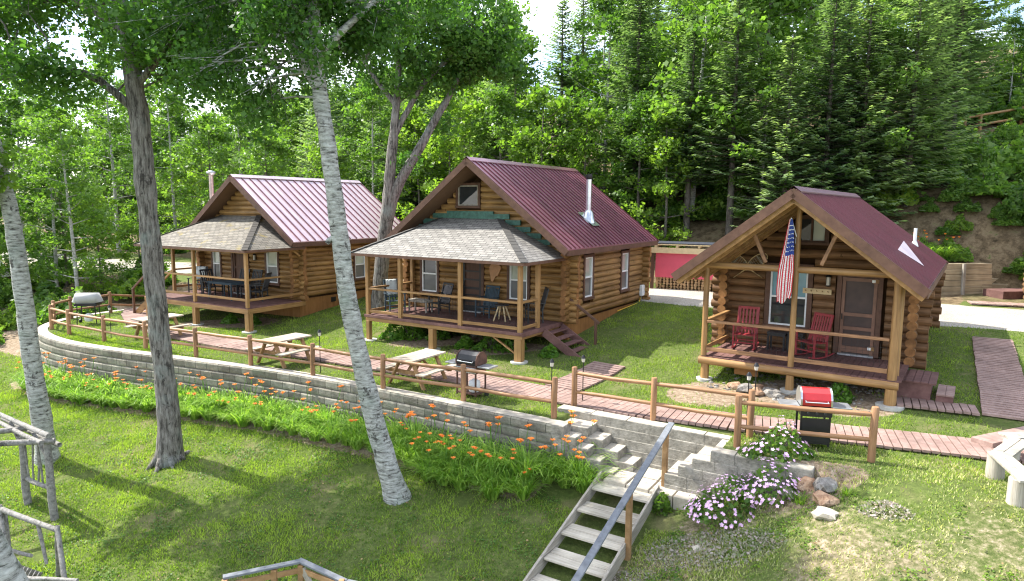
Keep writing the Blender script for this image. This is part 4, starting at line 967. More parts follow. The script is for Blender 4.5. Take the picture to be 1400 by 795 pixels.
# outline plaque
mb=MB(); pl=[(-.05,-.42),(.02,-.30),(.06,-.22),(.16,-.18),(.22,-.08),(.26,.0),(.30,.12),(.22,.2),(.2,.34),(.12,.40),(.02,.42),(-.06,.38),(-.1,.22),(-.2,.1),(-.18,-.1),(-.14,-.25),(-.12,-.38)]
vs=[(x,0,z) for x,z in pl]+[(x,-.035,z) for x,z in pl]; n=len(pl)
mb.add(vs,[tuple(range(n)),tuple(range(2*n-1,n-1,-1))]+[(i,n+i,n+(i+1)%n,(i+1)%n) for i in range(n)])
tag(mb.build('wall_plaque',['plaque_wood'],None,W3(c2,.52,-.02,2.62),(0,0,Y2),.006),'reddish wooden state-shaped plaque right of the black screen door','plaque')
# flag
t=thing('flag',W3(c3,-.15,-2.42,3.45),Y3,'American flag hanging from a pole on the front post of the dark cabin','flag')
mb=MB(); mb.tube([(.14,.10,-.35+1.0),(.02,-.12,1.17)],.014,8); mb.build('pole',['white_paint'],t)
mb=MB(); mb.box((.10,.06,.55),(.18,.12,.70)); mb.build('bracket',['steel_dull'],t)
mb=MB(); n=48; m=40
def fl(i,j):
    # i 0..n across stripes (hoist width), j 0..m along the fly (hanging down)
    s=i/n; tt=j/m; w=.06+.27*min(1,tt*1.6)**.8
    x=(s-.5)*w*1.15+.02-.08*tt; y=-.12+.10*math.sin(s*9+tt*2)*min(1,tt*3)*.55+.03*math.sin(tt*7); z=1.14-2.03*tt+.05*math.sin(s*9+.6)*tt
    if tt>.86: x+=.25*(tt-.86)*(1-2*s); z+= (tt-.86)*1.1*(s-.25)
    return (x,y,z)
V=[fl(i,j) for i in range(n+1) for j in range(m+1)]
for i in range(n):
    for j in range(m):
        st_=int(i/n*13)%13; col=1 if st_%2 else 0
        if i>=n*6/13 and j<m*.42 : col=2
        if j<m*.42 and i<n*6/13 and i>n*.30: col=2
        mb.m=col; a=i*(m+1)+j; mb.add([V[a],V[a+m+1],V[a+m+2],V[a+1]],[(0,1,2,3)],True)
o=mb.build('cloth',['flag_red','flag_white','flag_blue'],t); s=o.modifiers.new('s','SOLIDIFY'); s.thickness=.004
mb=MB()
for j in range(3,16,2):
    for i in range(16+(j//2)%2*3,n-1,6):
        x,y,z=fl(i,j); c5=[]
        for k in range(10):
            a=math.pi/2+k*math.pi/5; rr=.017 if k%2==0 else .007; c5.append((x+math.cos(a)*rr,y-.012,z+math.sin(a)*rr))
        mb.add(c5,[tuple(range(10))])
mb.build('stars',['flag_white'],t)
mplain('rusty_metal',(.10,.05,.035),.7,.2,var=.5,scale=8)
# ---------------- grills
def grill(loc,rz,label,hood,body,w=.62,closed=True,h0=.86,sh='steel_dull',cab='steel_dull'):
    t=thing('gas_grill',loc,rz,label,'grill'); d=.46
    mb=MB(); prof=[(-d/2,0),(-d/2,.12),(-d/2+.06,.24),(-.05,.31),(.1,.30),(d/2,.16),(d/2,0)]
    a=[(-w/2,y,h0+z) for y,z in prof]; b=[(w/2,y,h0+z) for y,z in prof]; n=len(prof)
    mb.add(a+b,[(i,i+1,n+i+1,n+i) for i in range(n-1)]+[(n-1,0,n,2*n-1)]); 
    mb.m=1; a2=[(x-.006*0,y*1.03,z) for x,y,z in a]
    for s in (-1,1):
        e=[(s*(w/2+.012),y*1.04,h0+z*1.04) for y,z in prof]; f_=[(s*(w/2-.02),y*1.04,h0+z*1.04) for y,z in prof]
        mb.add(e+f_,[tuple(range(n)),tuple(range(2*n-1,n-1,-1))]+[(i,i+1,n+i+1,n+i) for i in range(n-1)])
    hd=mb.build('hood',[hood,body if not closed else 'steel'],t,bevel=.004)
    mb=MB(); mb.tube([(-w*.38,-d/2-.05,h0+.08),(w*.38,-d/2-.05,h0+.08)],.014,8); mb.bar((-w*.36,-d/2-.05,h0+.08),(-w*.36,-d/2,h0+.1),.015,.015); mb.bar((w*.36,-d/2-.05,h0+.08),(w*.36,-d/2,h0+.1),.015,.015); mb.build('handle',['steel'],hd)
    mb=MB(); mb.box((-w/2,-d/2,h0-.22),(w/2,d/2,h0-.01)); mb.build('firebox',[body],t,bevel=.02)
    mb=MB(); mb.box((-w/2-.01,-d/2-.04,h0-.20),(w/2+.01,-d/2-.002,h0-.06)); mb.build('control_panel',[cab],t,bevel=.01)
    for k in range(3): mb=MB(); mb.tube([(-w*.28+w*.28*k,-d/2-.045,h0-.13),(-w*.28+w*.28*k,-d/2-.08,h0-.13)],.025,10); mb.build('knob',['black_plastic'],t)
    for s in (-1,1): mb=MB(); mb.box((min(s*(w/2+.015),s*(w/2+.38)),-d/2+.03,h0-.05),(max(s*(w/2+.015),s*(w/2+.38)),d/2-.03,h0-.01)); mb.build('side_shelf',[sh],t,bevel=.008)
    for x in (-w/2+.02,w/2-.02):
        for y in (-d/2+.02,d/2-.02): mb=MB(); mb.bar((x,y,.06),(x,y,h0-.2),.035,.035,(0,1,0)); mb.build('leg',[body],t)
    mb=MB(); mb.box((-w/2,-d/2,.1),(w/2,d/2,.13)); mb.build('bottom_shelf',[body],t)
    mb=MB(); mb.tube([(.1,0,.13),(.1,0,.16),(.1,0,.4),(.1,0,.46)],[.12,.15,.15,.05],14); mb.build('gas_tank',['tank_white'],t)
    for s in (-1,1): mb=MB(); mb.tube([(s*(w/2+.01),d/2-.03,.08),(s*(w/2+.05),d/2-.03,.08)],.08,14); mb.build('wheel',['black_plastic'],t)
    return t
grill((-1.02,16.88,G(-1.02,16.88)),R(-33),'black and rusty brown gas grill beside the right picnic table','black_metal','rusty_metal',closed=False)
g=grill((5.98,13.02,G(5.98,13.02)),R(-12),'gas grill with red hood in front of the right cabin','red_paint','black_metal',.56,cab='black_metal')
mb=MB(); mb.box((-.25,-.245,.14),(.25,-.235,.62)); mb.build('cabinet_door',['black_metal'],g,bevel=.004)
t=thing('kettle_grill',(-17.0,26.9,G(-17.0,26.9)),R(10),'faded grey covered grill inside the left curve of the fence','grill')
mb=MB(); mb.box((-.42,-.27,.74),(.42,.27,.84)); mb.build('tray',['black_metal'],t,bevel=.01)
mb=MB(); mb.tube([(-.40,0,.86),(-.37,0,.98),(.37,0,.98),(.40,0,.86)],[.18,.27,.27,.18],16,sx=1); mb.build('hood',['grill_cover_grey'],t)
for x in (-.36,.36):
    for y in (-.2,.2): mb=MB(); mb.bar((x,y,0),(x*.9,y,.76),.03,.03,(0,1,0)); mb.build('leg',['black_metal'],t)
mb=MB(); mb.tube([(0,0,.1),(0,0,.14),(0,0,.36),(0,0,.42)],[.12,.15,.15,.05],14); mb.build('gas_tank',['tank_white'],t)
for s in (-1,1): mb=MB(); mb.tube([(s*.38,.2,.08),(s*.43,.2,.08)],.08,12); mb.build('wheel',['black_plastic'],t)
# ---------------- picnic tables
def picnic(x,y,rz,lab,L=1.55):
    t=thing('picnic_table',(x,y,G(x,y)),rz,lab,'picnic table','picnic tables inside the fence')
    mb=MB(); n=5; w=.74
    for i in range(n): mb.box((-w/2+w*i/n+.004,-L/2,.73),(-w/2+w*(i+1)/n-.004,L/2,.77))
    mb.build('tabletop',['table_wood'],t)
    for s in (-1,1):
        mb=MB()
        for i in range(2): mb.box((s*.68-.13+.135*i,-L/2,.43),(s*.68-.13+.125+.135*i,L/2,.465))
        mb.build('bench_seat',['table_wood'],t)
        for y in (-L/2+.28,L/2-.28):
            mb=MB(); mb.bar((s*.62,y,-.03),(s*.20,y,.73),.045,.11,(0,1,0)); mb.build('leg',['table_leg'],t)
    for y in (-L/2+.33,L/2-.33):
        mb=MB(); mb.bar((-.8,y,.385),(.8,y,.385),.04,.10); mb.bar((-.34,y,.69),(.34,y,.69),.04,.08); mb.build('cross_beam',['table_leg'],t)
        mb=MB(); mb.bar((0,y,.38),(0,y*.2,.71),.04,.08,(1,0,0)); mb.build('brace',['table_leg'],t)
    return t
picnic(-2.55,18.13,R(-32),'grey-topped wooden picnic table next to the black grill')
picnic(-6.98,20.42,R(-32),'middle one of the picnic tables, below the right corner of the left cabin porch')
picnic(-12.75,24.1,R(-30),'wooden picnic table partly hidden by the big grey tree trunk')
# ---------------- rustic swings, deck railing, garden bench
def rustic(name,loc,lab,cat): return thing(name,loc,0,lab,cat)
def logp(root,name,a,b,r,mat='log_grey'):
    o=Vector(root.location); A=Vector(a)-o;B=Vector(b)-o; mb=MB(); k=rng.uniform(-.03,.03)
    mb.tube([A,A.lerp(B,.3)+Vector((k,0,k*.4)),A.lerp(B,.7)+Vector((-k*.5,k,0)),B],[r,r*.97,r*.92,r*.85],9,wob=.12); return mb.build(name,[mat],root)
zg=lambda x,y:G(x,y)
s1=rustic('garden_arbor',(-11.0,15.0,zg(-11,15)),'grey weathered rustic log swing arbor beside the left birch','arbor')
A_=(-11.39,15.28);B_=(-10.27,14.54); D=(-2.35,-1.35)   # other frame off to the left
for (x,y),tp in ((A_,(-11.42,15.28,-.60)),(B_,(-10.36,14.60,-.42))):
    logp(s1,'post',(x,y,zg(x,y)-.1),tp,.085); logp(s1,'post',(x+D[0],y+D[1],zg(x+D[0],y+D[1])-.1),(tp[0]+D[0],tp[1]+D[1],tp[2]+.02),.085)
tz=-.42
logp(s1,'top_beam',(-10.15,14.55,tz),(-13.1,15.4-1.6,tz+.05),.065); logp(s1,'top_beam',(-11.35,15.38,tz),(-13.9,13.95,tz+.05),.065)
logp(s1,'top_beam',(-10.2,14.45,tz+.15),(-12.9,16.3,tz+.15),.06); logp(s1,'top_beam',(-10.3,14.35,tz+.02),(-12.8,16.15,tz+.0),.055); logp(s1,'top_beam',(-10.1,14.62,tz-.12),(-12.7,16.4,tz-.1),.055)
logp(s1,'rung',(-11.39,15.28,-1.6),(-10.25,14.55,-1.55),.055)
for k in range(5): logp(s1,'lattice_stick',(-11.25+.19*k,15.18-.12*k,-1.58),(-11.2+.19*k+rng.uniform(-.1,.1),15.15-.12*k,-.5),.022)
logp(s1,'brace',(-11.4,15.28,-1.0),(-11.9,15.6,-.35),.05); logp(s1,'brace',(-10.32,14.58,-.9),(-10.9,14.95,-.4),.05)
s2=rustic('garden_swing',(-8.8,11.8,zg(-8.8,11.8)),'grey rustic log swing with slatted seat in the bottom left corner','garden swing')
P0=(-10.0,12.65,-1.12);P1=(-8.45,12.0,-1.22)
logp(s2,'top_beam',P0,P1,.055)
for P,dx in ((P0,-.1),(P1,.25)):
    for sx,sy in ((-.45,.55),(.75,-.85)):
        x,y=P[0]+sx,P[1]+sy; logp(s2,'leg',(x,y,zg(x,y)-.1),(P[0],P[1],P[2]+.06),.05)
logp(s2,'brace',(P0[0]+.2,P0[1]-.1,-1.9),(P0[0]+.1,P0[1],-1.15),.035); logp(s2,'brace',(P1[0]-.5,P1[1]+.2,-1.2),(P1[0]-.25,P1[1],-1.9),.035); logp(s2,'cross_bar',(-9.5,11.7,-2.0),(-7.6,11.2,-1.75),.04); logp(s2,'cross_bar',(-10.2,12.9,-2.05),(-9.2,12.3,-1.9),.04)
mb=MB()
for k in range(8):
    x=-9.25+.10*k; y=11.95-.045*k; mb.bar((x,y,-1.85),(x-.18,y-.42,-2.38),.075,.02,(1,0,.3))
sb=mb.build('seat_back',['log_grey'],None); sb.parent=s2; sb.location=-Vector(s2.location)
# leaning foreground birch in the corner is in the tree section
dk=thing('deck_railing',(-3.63,11.09,zg(-3.6,11.1)),0,'blue grey capped wooden railing corner at the bottom edge','railing')
O=Vector(dk.location); zt=-1.27
def capb(a,b): mb=MB(); mb.bar(Vector(a)-O,Vector(b)-O,.115,.04); mb.build('cap_rail',['grey_rail_paint'],dk,bevel=.006)
ca_=(-3.60,11.05,zt); capb(ca_,(-4.75,10.55,zt-.02)); capb((-3.66,11.08,zt+.003),(-2.72,10.55,zt-.08)); capb((-2.76,10.58,zt-.09),(-1.9,10.30,zt-.09))
for x,y in ((-3.6,11.0),(-4.0,10.83),(-2.78,10.53),(-1.95,10.25),(-4.7,10.5)):
    mb=MB(); mb.bar(Vector((x,y,zg(x,y)-.1))-O,Vector((x,y,zt-.04))-O,.09,.09,(0,1,0)); mb.build('post',['table_leg'],dk,bevel=.006)
for a,b in (((-3.6,11.0),(-2.78,10.53)),((-3.6,11.0),(-4.7,10.5))):
    for z in (zt-.14,zt-.75): mb=MB(); mb.bar(Vector((*a,z))-O,Vector((*b,z))-O,.04,.09); mb.build('rail',['table_leg'],dk)
mb=MB(); mb.bar(Vector((-3.56,10.98,zt-.1))-O,Vector((-3.0,10.6,zt-.9))-O,.04,.12); mb.build('brace',['weathered_n'],dk)
bn=thing('garden_bench',(8.2,11.0,zg(8.2,11)),0,'angled weathered bench of thick boards at the right edge','bench'); O=Vector(bn.location)
zt=.62
for a,b in (((8.38,11.50),(7.98,10.18)),((8.35,11.42),(9.35,12.25)),((8.0,10.22),(8.75,9.3)),((9.3,12.2),(10.6,12.2))):
    a=Vector((*a,zt))-O;b=Vector((*b,zt+.003*rng.random()))-O; d=(b-a).normalized(); n=Vector((-d.y,d.x,0))
    if n.x<0: n=-n
    mb=MB(); 
    for k in range(2): mb.bar(a+n*(.08+.165*k),b+n*(.08+.165*k),.155,.045)
    mb.build('seat_board',['weathered_n'],bn,bevel=.006)
for x,y in ((8.12,10.38),(8.52,11.45),(9.3,12.15),(8.75,9.5)):
    mb=MB(); a=Vector((x,y,zg(x,y)-.1))-O; mb.tube([a,Vector((x,y,zt-.03))-O],[.15,.14],10,wob=.08); mb.build('leg',['weathered_z'],bn)
mb=MB(); mb.box((0,0,-.05),(1.9,.42,.17)); pf=mb.build('wooden_platform',['walk_plank'],None,(9.33,12.66,zg(9.5,13)-.02),(0,0,R(24)),.01); tag(pf,'low reddish wooden platform behind the bench at the right edge','platform')
# ---------------- red tarp wood shed across the road
sx,sy=6.15,30.2
sh=thing('wood_shed',(sx,sy,G(6.5,30.2)),R(-27),'open wood shed with red tarp wall and stacked firewood across the road','shed')
mb=MB(); mb.box((.25,.0,.55),(3.9,.04,1.62)); mb.build('tarp',['red_tarp'],sh); mb=MB(); mb.box((3.9,.01,.55),(7.5,.05,1.60)); mb.build('tarp',['red_tarp'],sh); mb=MB(); mb.box((-.6,.0,.1),(-.05,.04,1.62)); mb.build('tarp',['red_tarp'],sh)
for x in (-.6,.12,3.9,7.5): mb=MB(); mb.bar((x,-.02,-.2),(x,-.02,1.7),.13,.13,(0,1,0)); mb.build('post',['trim_z'],sh)
mb=MB(); mb.bar((-.8,-.08,1.75),(7.8,-.08,1.75),.08,.24); mb.build('header_beam',['snowshoe_wood'],sh)
mb=MB()
for k in range(10): mb.bar((-.7+.95*k,-.1,1.93),(-.7+.95*k,1.8,1.98),.09,.09)
mb.bar((-.8,-.08,2.0),(7.8,-.08,2.0),.06,.04); mb.build('roof_frame',['snowshoe_wood'],sh)
mb=MB(); mb.box((-.8,.1,2.03),(7.8,2.0,2.06)); mb.build('roof',['tarp_dark'],sh)
mb=MB()
for i in range(46):
    for j in range(5):
        x=.32+.155*i+rng.uniform(-.02,.02); z=-.02+.12*j; mb.tube([(x,.06+rng.uniform(-.02,.04),z+.05),(x,.45,z+.05)],rng.uniform(.05,.072),7,wob=.15)
lg=mb.build('firewood_stack',['firewood'],None,(sx,sy,G(6.5,30.2)),(0,0,R(-27))); tag(lg,'split firewood stacked under the red tarp','firewood',kind=None)
# ---------------- timber bank wall, steps, hilltop railing, neighbour building
bw=thing('timber_wall',(17.3,27.5,G(17.3,27.3)),R(8),'weathered timber retaining wall at the foot of the right bank','retaining wall')
for k in range(6):
    mb=MB(); mb.box((-5.2,-.02+.03*k,-.1+.235*k),(2.6,.22+.03*k,.125+.235*k)); mb.build('timber',['timber_tan'],bw,bevel=.015)
for x in (-3.9,-1.3,1.2): mb=MB(); mb.bar((x,-.05,-.1),(x,-.0,1.3),.12,.10,(0,1,0)); mb.build('post',['weathered_z'],bw,bevel=.01)
bs=thing('bank_steps',(20.4,27.6,G(20.2,27.2)),R(8),'timber steps climbing the bank behind the gravel road','steps')
for k in range(5):
    mb=MB(); mb.box((-.95,.0+.36*k,-.1),(.95,.40+.36*k,.20+.20*k)); mb.build('step',['timber_tan'],bs,bevel=.015)
mb=MB(); mb.box((-1.25,-1.0,-.1),(1.05,-.02,.28)); mb.build('landing',['deck_plank'],bs,bevel=.01)
planks('boardwalk',[(1.2,30.95),(3.6,31.3)],.8)
hr=thing('hill_railing',(30,44.5,G(30,44.5)),0,'golden log railing high on the wooded bank at the right','railing'); O=Vector(hr.location)
RP=[(28.6,44.0),(29.85,44.4),(32.7,44.75),(36,45)]
for i,(x,y) in enumerate(RP):
    mb=MB(); z=9.75+[0,.25,.75,1.2][i]; mb.tube([Vector((x,y,z-1.2))-O,Vector((x,y,z+.95))-O],.12,10); mb.build('post',['beam_z'],hr)
    if i:
        x0,y0=RP[i-1]; z0=9.75+[0,.25,.75,1.2][i-1]
        for h in (.85,.25): mb=MB(); mb.tube([Vector((x0,y0,z0+h))-O,Vector((x,y,z+h))-O],.08,8); mb.build('rail',['beam_x'],hr)
hb=thing('hill_bench',(31.9,46.2,9.9),R(10),'golden wooden bench behind the railing on the hill','bench')
mb=MB(); mb.box((-.8,-.2,.4),(.8,.2,.48)); mb.build('seat',['beam_x'],hb); mb=MB(); mb.box((-.8,.18,.5),(.8,.24,.9)); mb.build('backrest',['beam_x'],hb)
for x in (-.7,.7): mb=MB(); mb.box((x-.06,-.18,-.6),(x+.06,.18,.4)); mb.build('leg',['beam_z'],hb)
nb=thing('log_building',(18.42,24.0,G(18,24)),R(-34),'corner of a further log building cut off by the right edge','building')
mb=MB()
for k in range(15): mb.tube([(0,.12,.1+.21*k),(4,.12,.1+.21*k)],.11,10); 
mb.build('wall',['log_dark_x'],nb)
mb=MB()
for k in range(15): mb.tube([(.12,-.25,.2+.21*k),(.12,4,.2+.21*k)],.11,10)
mb.build('side_wall',['log_dark_y'],nb)
mb=MB(); mb.bar((-.25,-.35,3.35),(4,-.35,3.35),.12,.14); mb.build('gutter',['white_paint'],nb); mb=MB(); mb.tube([(-.12,-.3,3.3),(-.12,-.3,5.6)],.09,10); mb.build('stove_pipe',['steel'],nb)
mb=MB(); mb.add([(-.3,-.4,3.42),(4,-.4,3.42),(4,2.5,5.2),(-.3,2.5,5.2),(-.3,-.4,3.3),(4,-.4,3.3),(4,2.5,5.08),(-.3,2.5,5.08)],[(0,1,2,3),(7,6,5,4),(0,4,5,1),(3,2,6,7),(0,3,7,4),(1,5,6,2)]); mb.build('roof',['trim_n'],nb)
# parked vehicle half hidden at the far left edge
vx,vy=-34.6,43.6
vh=thing('parked_car',(vx,vy,G(vx,vy)),R(-20),'pale car parked by the far road, cut off by the left edge','car')
mb=MB(); prof=[(-2.2,.35),(-2.25,.8),(-1.5,.95),(-.9,1.45),(.9,1.5),(1.6,1.0),(2.2,.85),(2.25,.35)]
n=len(prof); a=[(x,-.85,z) for x,z in prof];b=[(x,.85,z) for x,z in prof]; mb.add(a+b,[tuple(range(n)),tuple(range(2*n-1,n-1,-1))]+[(i,n+i,n+(i+1)%n,(i+1)%n) for i in range(n)]); mb.build('body',['plastic_white'],vh,bevel=.06)
mb=MB(); mb.add([(-1.3,-.86,.98),(-.85,-.86,1.38),(.85,-.86,1.42),(1.4,-.86,1.0)],[(0,1,2,3)]); mb.build('side_window',['glass_dark'],vh)
for x in (-1.4,1.4):
    for s in (-1,1): mb=MB(); mb.tube([(x,s*.72,.33),(x,s*.90,.33)],.33,18); mb.build('wheel',['black_plastic'],vh)
# ---------------- vegetation
PAa=np.array(PA);QAa=np.array(QA);Zg=np.array(V_T)[:,2].reshape(nQ,nP); Zn=np.array(Z)[:,0].reshape(nQ,nP); Zf=np.array(Z)[:,1].reshape(nQ,nP)
def gridlook(Aq,p,q):
    i=np.clip(np.searchsorted(PAa,p)-1,0,nP-2); j=np.clip(np.searchsorted(QAa,q)-1,0,nQ-2)
    u=(p-PAa[i])/(PAa[i+1]-PAa[i]); v=(q-QAa[j])/(QAa[j+1]-QAa[j])
    return (Aq[j,i]*(1-u)*(1-v)+Aq[j,i+1]*u*(1-v)+Aq[j+1,i]*(1-u)*v+Aq[j+1,i+1]*u*v)
def dpoly(p,q,line):
    d=np.full(p.shape,1e9)
    for a,b in zip(line,line[1:]):
        ax,ay=a;bx,by=b; L2=(bx-ax)**2+(by-ay)**2; t=np.clip(((p-ax)*(bx-ax)+(q-ay)*(by-ay))/L2,0,1)
        d=np.minimum(d,np.hypot(p-ax-t*(bx-ax),q-ay-t*(by-ay)))
    return d
def incab(c,x,y,m=0.,front=0):
    a=R(c['yaw']); dx=x-c['x'];dy=y-c['y']; u=dx*math.cos(a)+dy*math.sin(a); v=-dx*math.sin(a)+dy*math.cos(a)
    return (np.abs(u)<c['W']/2+m)&(v>-front-m)&(v<c['L']+m)
def inview(x,y,z,mx=60):
    C_,S_=math.cos(.1238),math.sin(.1238); dz=z-4.845; w=y*C_-dz*S_; u=y*S_+dz*C_
    px=700+927*x/w; py=397.5-927*u/w
    return (w>1)&(px>-mx)&(px<1400+mx)&(py<830)
WAVE=[ (p*.9,q) for p,q in []]
def pnoise(p,q,s,o=0):
    f=np.vectorize(lambda a,b: mnoise.noise(Vector((a*s+o,b*s,o*1.7))))
    return f(p,q)
def grass(name,pr,qr,n,ln,wd,mat,dry=False,dmin=0,keep=None):
    p=nr.uniform(*pr,n); q=nr.uniform(*qr,n); x=.848*p+.53*q; y=-.53*p+.848*q
    z=gridlook(Zg,p,q); s=gridlook(Zn,p,q); f=gridlook(Zf,p,q)
    k=inview(x,y,z)
    k&=(f<.4)|(nr.random(n)<.12); k&=(nr.random(n)>np.clip(s*1.15-.05,0,1)*(.97 if not dry else .0))
    k&=(dpoly(p,q,MAINW)>.60)&(dpoly(p,q,[(-7.85,18.0),(-7.95,17.0),(-8.1,15.45)])>.55)&(dpoly(p,q,[(1.62,24.8),(1.62,17.6)])>.52)&(dpoly(p,q,[(-.55,17.85),(1.15,18.0)])>.4)&(dpoly(p,q,[(2.15,18.1),(7,18.3)])>.66)
    k&=dpoly(p,q,[(-90,23.4),(-60,23.6),(-48,23.6),(-42,24.2),(-34,25.2),(-24,26.4),(-14,27.3),(-8,27.6),(-3,27.9),(1,28.2),(5,28.3),(20,28.8)])>np.where(p>-6,2.2,1.8)+nr.normal(size=n)*.22
    wq=np.array([wallq(a) for a in np.linspace(-34,4,400)]); w=np.interp(p,np.linspace(-34,4,400),wq)
    k&=~((p>-29.5)&(p<-1.6)&(q>w-.12)&(q<w+.42))
    k&=~((p>-7)&(p<W1)&(q>11.9)&(q<14.1)); k&=~((np.abs(p+5.05)<.72)&(q<12.6)&(q>7))
    left=np.abs(np.array(dpoly(p,q,WALL[:6]))); k&=~((p<-28.8)&(left<.42))
    for c in (c1,c2,c3): k&=~incab(c,x,y,.03)
    # under the porches grass grows thin
    for c in (c1,c2): k&=~(incab(c,x,y,0,2.2)&(nr.random(n)<.6))
    if keep is not None: k&=keep(p,q,x,y)
    k&=nr.random(n)<(.62+.6*gridnoise(p,q,2.3)+.3*gridnoise(p,q,.5))
    p,q,x,y,z=[a[k] for a in (p,q,x,y,z)]; n=len(p)
    pn=.6*gridnoise(p,q)+.5*gridnoise(p,q,3.1)
    a=nr.uniform(0,2*np.pi,n); l=ln*nr.uniform(.5,1.35,n)*(1+.5*pn); w_=wd*nr.uniform(.7,1.3,n); t=nr.uniform(.15,.9,n); b=nr.uniform(0,2*np.pi,n)
    B=np.stack([x,y,z-.008],1); W_=np.stack([np.cos(a)*w_,np.sin(a)*w_,0*a],1); T=B+np.stack([np.cos(b)*t*l,np.sin(b)*t*l,l],1)
    Vv=np.stack([B-W_,B+W_,T],1).reshape(-1,3); F=np.arange(3*n).reshape(n,3)
    rr=np.clip(.5+.55*pn+nr.normal(size=n)*.22,0,1)
    o=bpy.data.objects.new(name,npmesh(name,Vv,F,mat,np.repeat(rr,3))); COL.objects.link(o); return tag(o,kind='stuff')
# smooth low-frequency noise on a lattice for density and colour patches
_GN=nr.normal(size=(200,200))
def gridnoise(p,q,s=1.1):
    a=(p*s+150)%198; b=(q*s+60)%198; i=a.astype(int);j=b.astype(int);u=a-i;v=b-j; u=u*u*(3-2*u); v=v*v*(3-2*v)
    g=_GN[i,j]*(1-u)*(1-v)+_GN[i+1,j]*u*(1-v)+_GN[i,j+1]*(1-u)*v+_GN[i+1,j+1]*u*v
    return np.clip(g*.6,-1,1)
tag(grass('grass',(-27,-3),(2.,12.7),300000,.065,.013,'grass_blade'),'short green lawn grass on the shaded slope below the wall','grass')
tag(grass('grass',(-31,-1),(11.3,26.5),300000,.06,.012,'grass_blade'),'bright lawn grass around the cabins','grass')
tag(grass('grass',(-5,6),(5,27),150000,.06,.012,'grass_blade',keep=lambda p,q,x,y:(q>13.3)|(gridnoise(p,q,.9)+.75>nr.random(len(p))*1.0)),'patchy lawn grass at the right cabin and bank','grass')
tag(grass('dry_grass',(-4.4,6),(4,14.5),90000,.045,.014,'grass_dry',True),'dry yellowish grass and thyme on the right slope','grass')
tag(grass('grass',(-45,-27),(5,12),60000,.07,.016,'grass_blade'),'sunny lawn grass at the far left','grass')
def clover(name,pr,qr,n,thr,size,mat,lab):
    p=nr.uniform(*pr,n); q=nr.uniform(*qr,n); g=.6*gridnoise(p+3,q,1.7)+.6*gridnoise(p,q+5,4.3); k=g>thr+nr.normal(size=n)*.12
    w=np.interp(p,np.linspace(-34,4,400),np.array([wallq(a) for a in np.linspace(-34,4,400)])); k&=(q<w-.15)&~((np.abs(p+5.05)<.72)&(q<12.6)); p=p[k];q=q[k]
    x=.848*p+.53*q; y=-.53*p+.848*q; z=gridlook(Zg,p,q)+nr.uniform(.01,.06,len(p)); v=inview(x,y,z); P=np.stack([x,y,z],1)[v]
    V_,F_,r_=leaves(P,size,.8,1.1); o=bpy.data.objects.new(name,npmesh(name,V_,F_,mat,r_)); COL.objects.link(o); return tag(o,lab,'ground cover',kind='stuff')
leafm('dead_leaf',(.16,.10,.05),(.34,.24,.12),.2,.7,0)
clover('clover',(-27,-3),(2,12.7),170000,.30,.032,'leaf_shrub','darker clover and weeds growing in patches of the lower lawn')
clover('clover',(-4.4,5),(4,13),60000,.25,.034,'leaf_yellow','low yellow-green weeds in patches on the dry right slope')
clover('dead_leaves',(-26,4),(2,12),9000,.1,.034,'dead_leaf','fallen dry leaves scattered over the lower lawn')
# --- leafy plants built from arching blades
def bladeclump(n,L,wd,spread,droop,seg=4,up=.95):
    Vs=[];Fs=[];rr=[]
    for i in range(n):
        a=rng.uniform(0,2*math.pi); l=L*rng.uniform(.45,1.08); s=rng.uniform(.12,1)*spread; bx,by=rng.uniform(-.05,.05)+math.cos(a)*.14*spread*rng.random(),rng.uniform(-.05,.05)+math.sin(a)*.14*spread*rng.random(); px,py=-math.sin(a),math.cos(a)
        b=len(Vs); r_=rng.random()
        for k in range(seg+1):
            t=k/seg; h=l*up*(t-droop*t*t*rng.uniform(.9,1.1)); d=l*s*t*(.75+.25*t); w=wd*(1-t)**.6*(.6+.4*math.sin(math.pi*min(1,t+.3)))+.001
            x=bx+math.cos(a)*d; y=by+math.sin(a)*d; Vs+=[(x-px*w,y-py*w,h),(x+px*w,y+py*w,h)]; rr+=[r_,r_]
        for k in range(seg): Fs.append((b+2*k,b+2*k+1,b+2*k+3,b+2*k+2))
    return np.array(Vs),np.array(Fs),np.array(rr)
def objmesh(name,me,parent=None): o=bpy.data.objects.new(name,me); COL.objects.link(o); o.parent=parent; return o
protos=[]
for v in range(4):
    t=thing('daylily',(0,0,0),0,'daylily clump with arching leaves and orange flowers in the bed along the retaining wall','daylily','daylilies along the retaining wall')
    Vs,Fs,rr=bladeclump(170,1.32,.02,.80,.60,7); objmesh('leaves',npmesh('leaves',Vs,Fs,'lily_leaf',rr),t)
    mb=MB()
    for k in range([2,3,1,4][v]):
        a=rng.uniform(0,6.28); r_=rng.uniform(.05,.42); h=rng.uniform(.72,1.02); x,y=math.cos(a)*r_,math.sin(a)*r_
        mb.m=1; mb.tube([(x*.3,y*.3,.1),(x*.8,y*.8,h*.7),(x,y,h)],.006,5); mb.m=0
        for f in range(rng.choice([1,1,2])):
            ox,oy,oz=x+rng.uniform(-.05,.05),y+rng.uniform(-.05,.05),h+rng.uniform(-.06,.03)
            for g in range(6):
                b=g*math.pi/3+rng.random()*.3; c_,s_=math.cos(b),math.sin(b); R0=.055
                mb.add([(ox,oy,oz-.03),(ox+c_*R0*.7-s_*.02,oy+s_*R0*.7+c_*.02,oz+.02),(ox+c_*R0*1.25,oy+s_*R0*1.25,oz+.015),(ox+c_*R0*.7+s_*.02,oy+s_*R0*.7-c_*.02,oz+.02)],[(0,1,2,3)])
    mb.build('flower',['flower_orange','lily_leaf'],t); protos.append(t)
first=set()
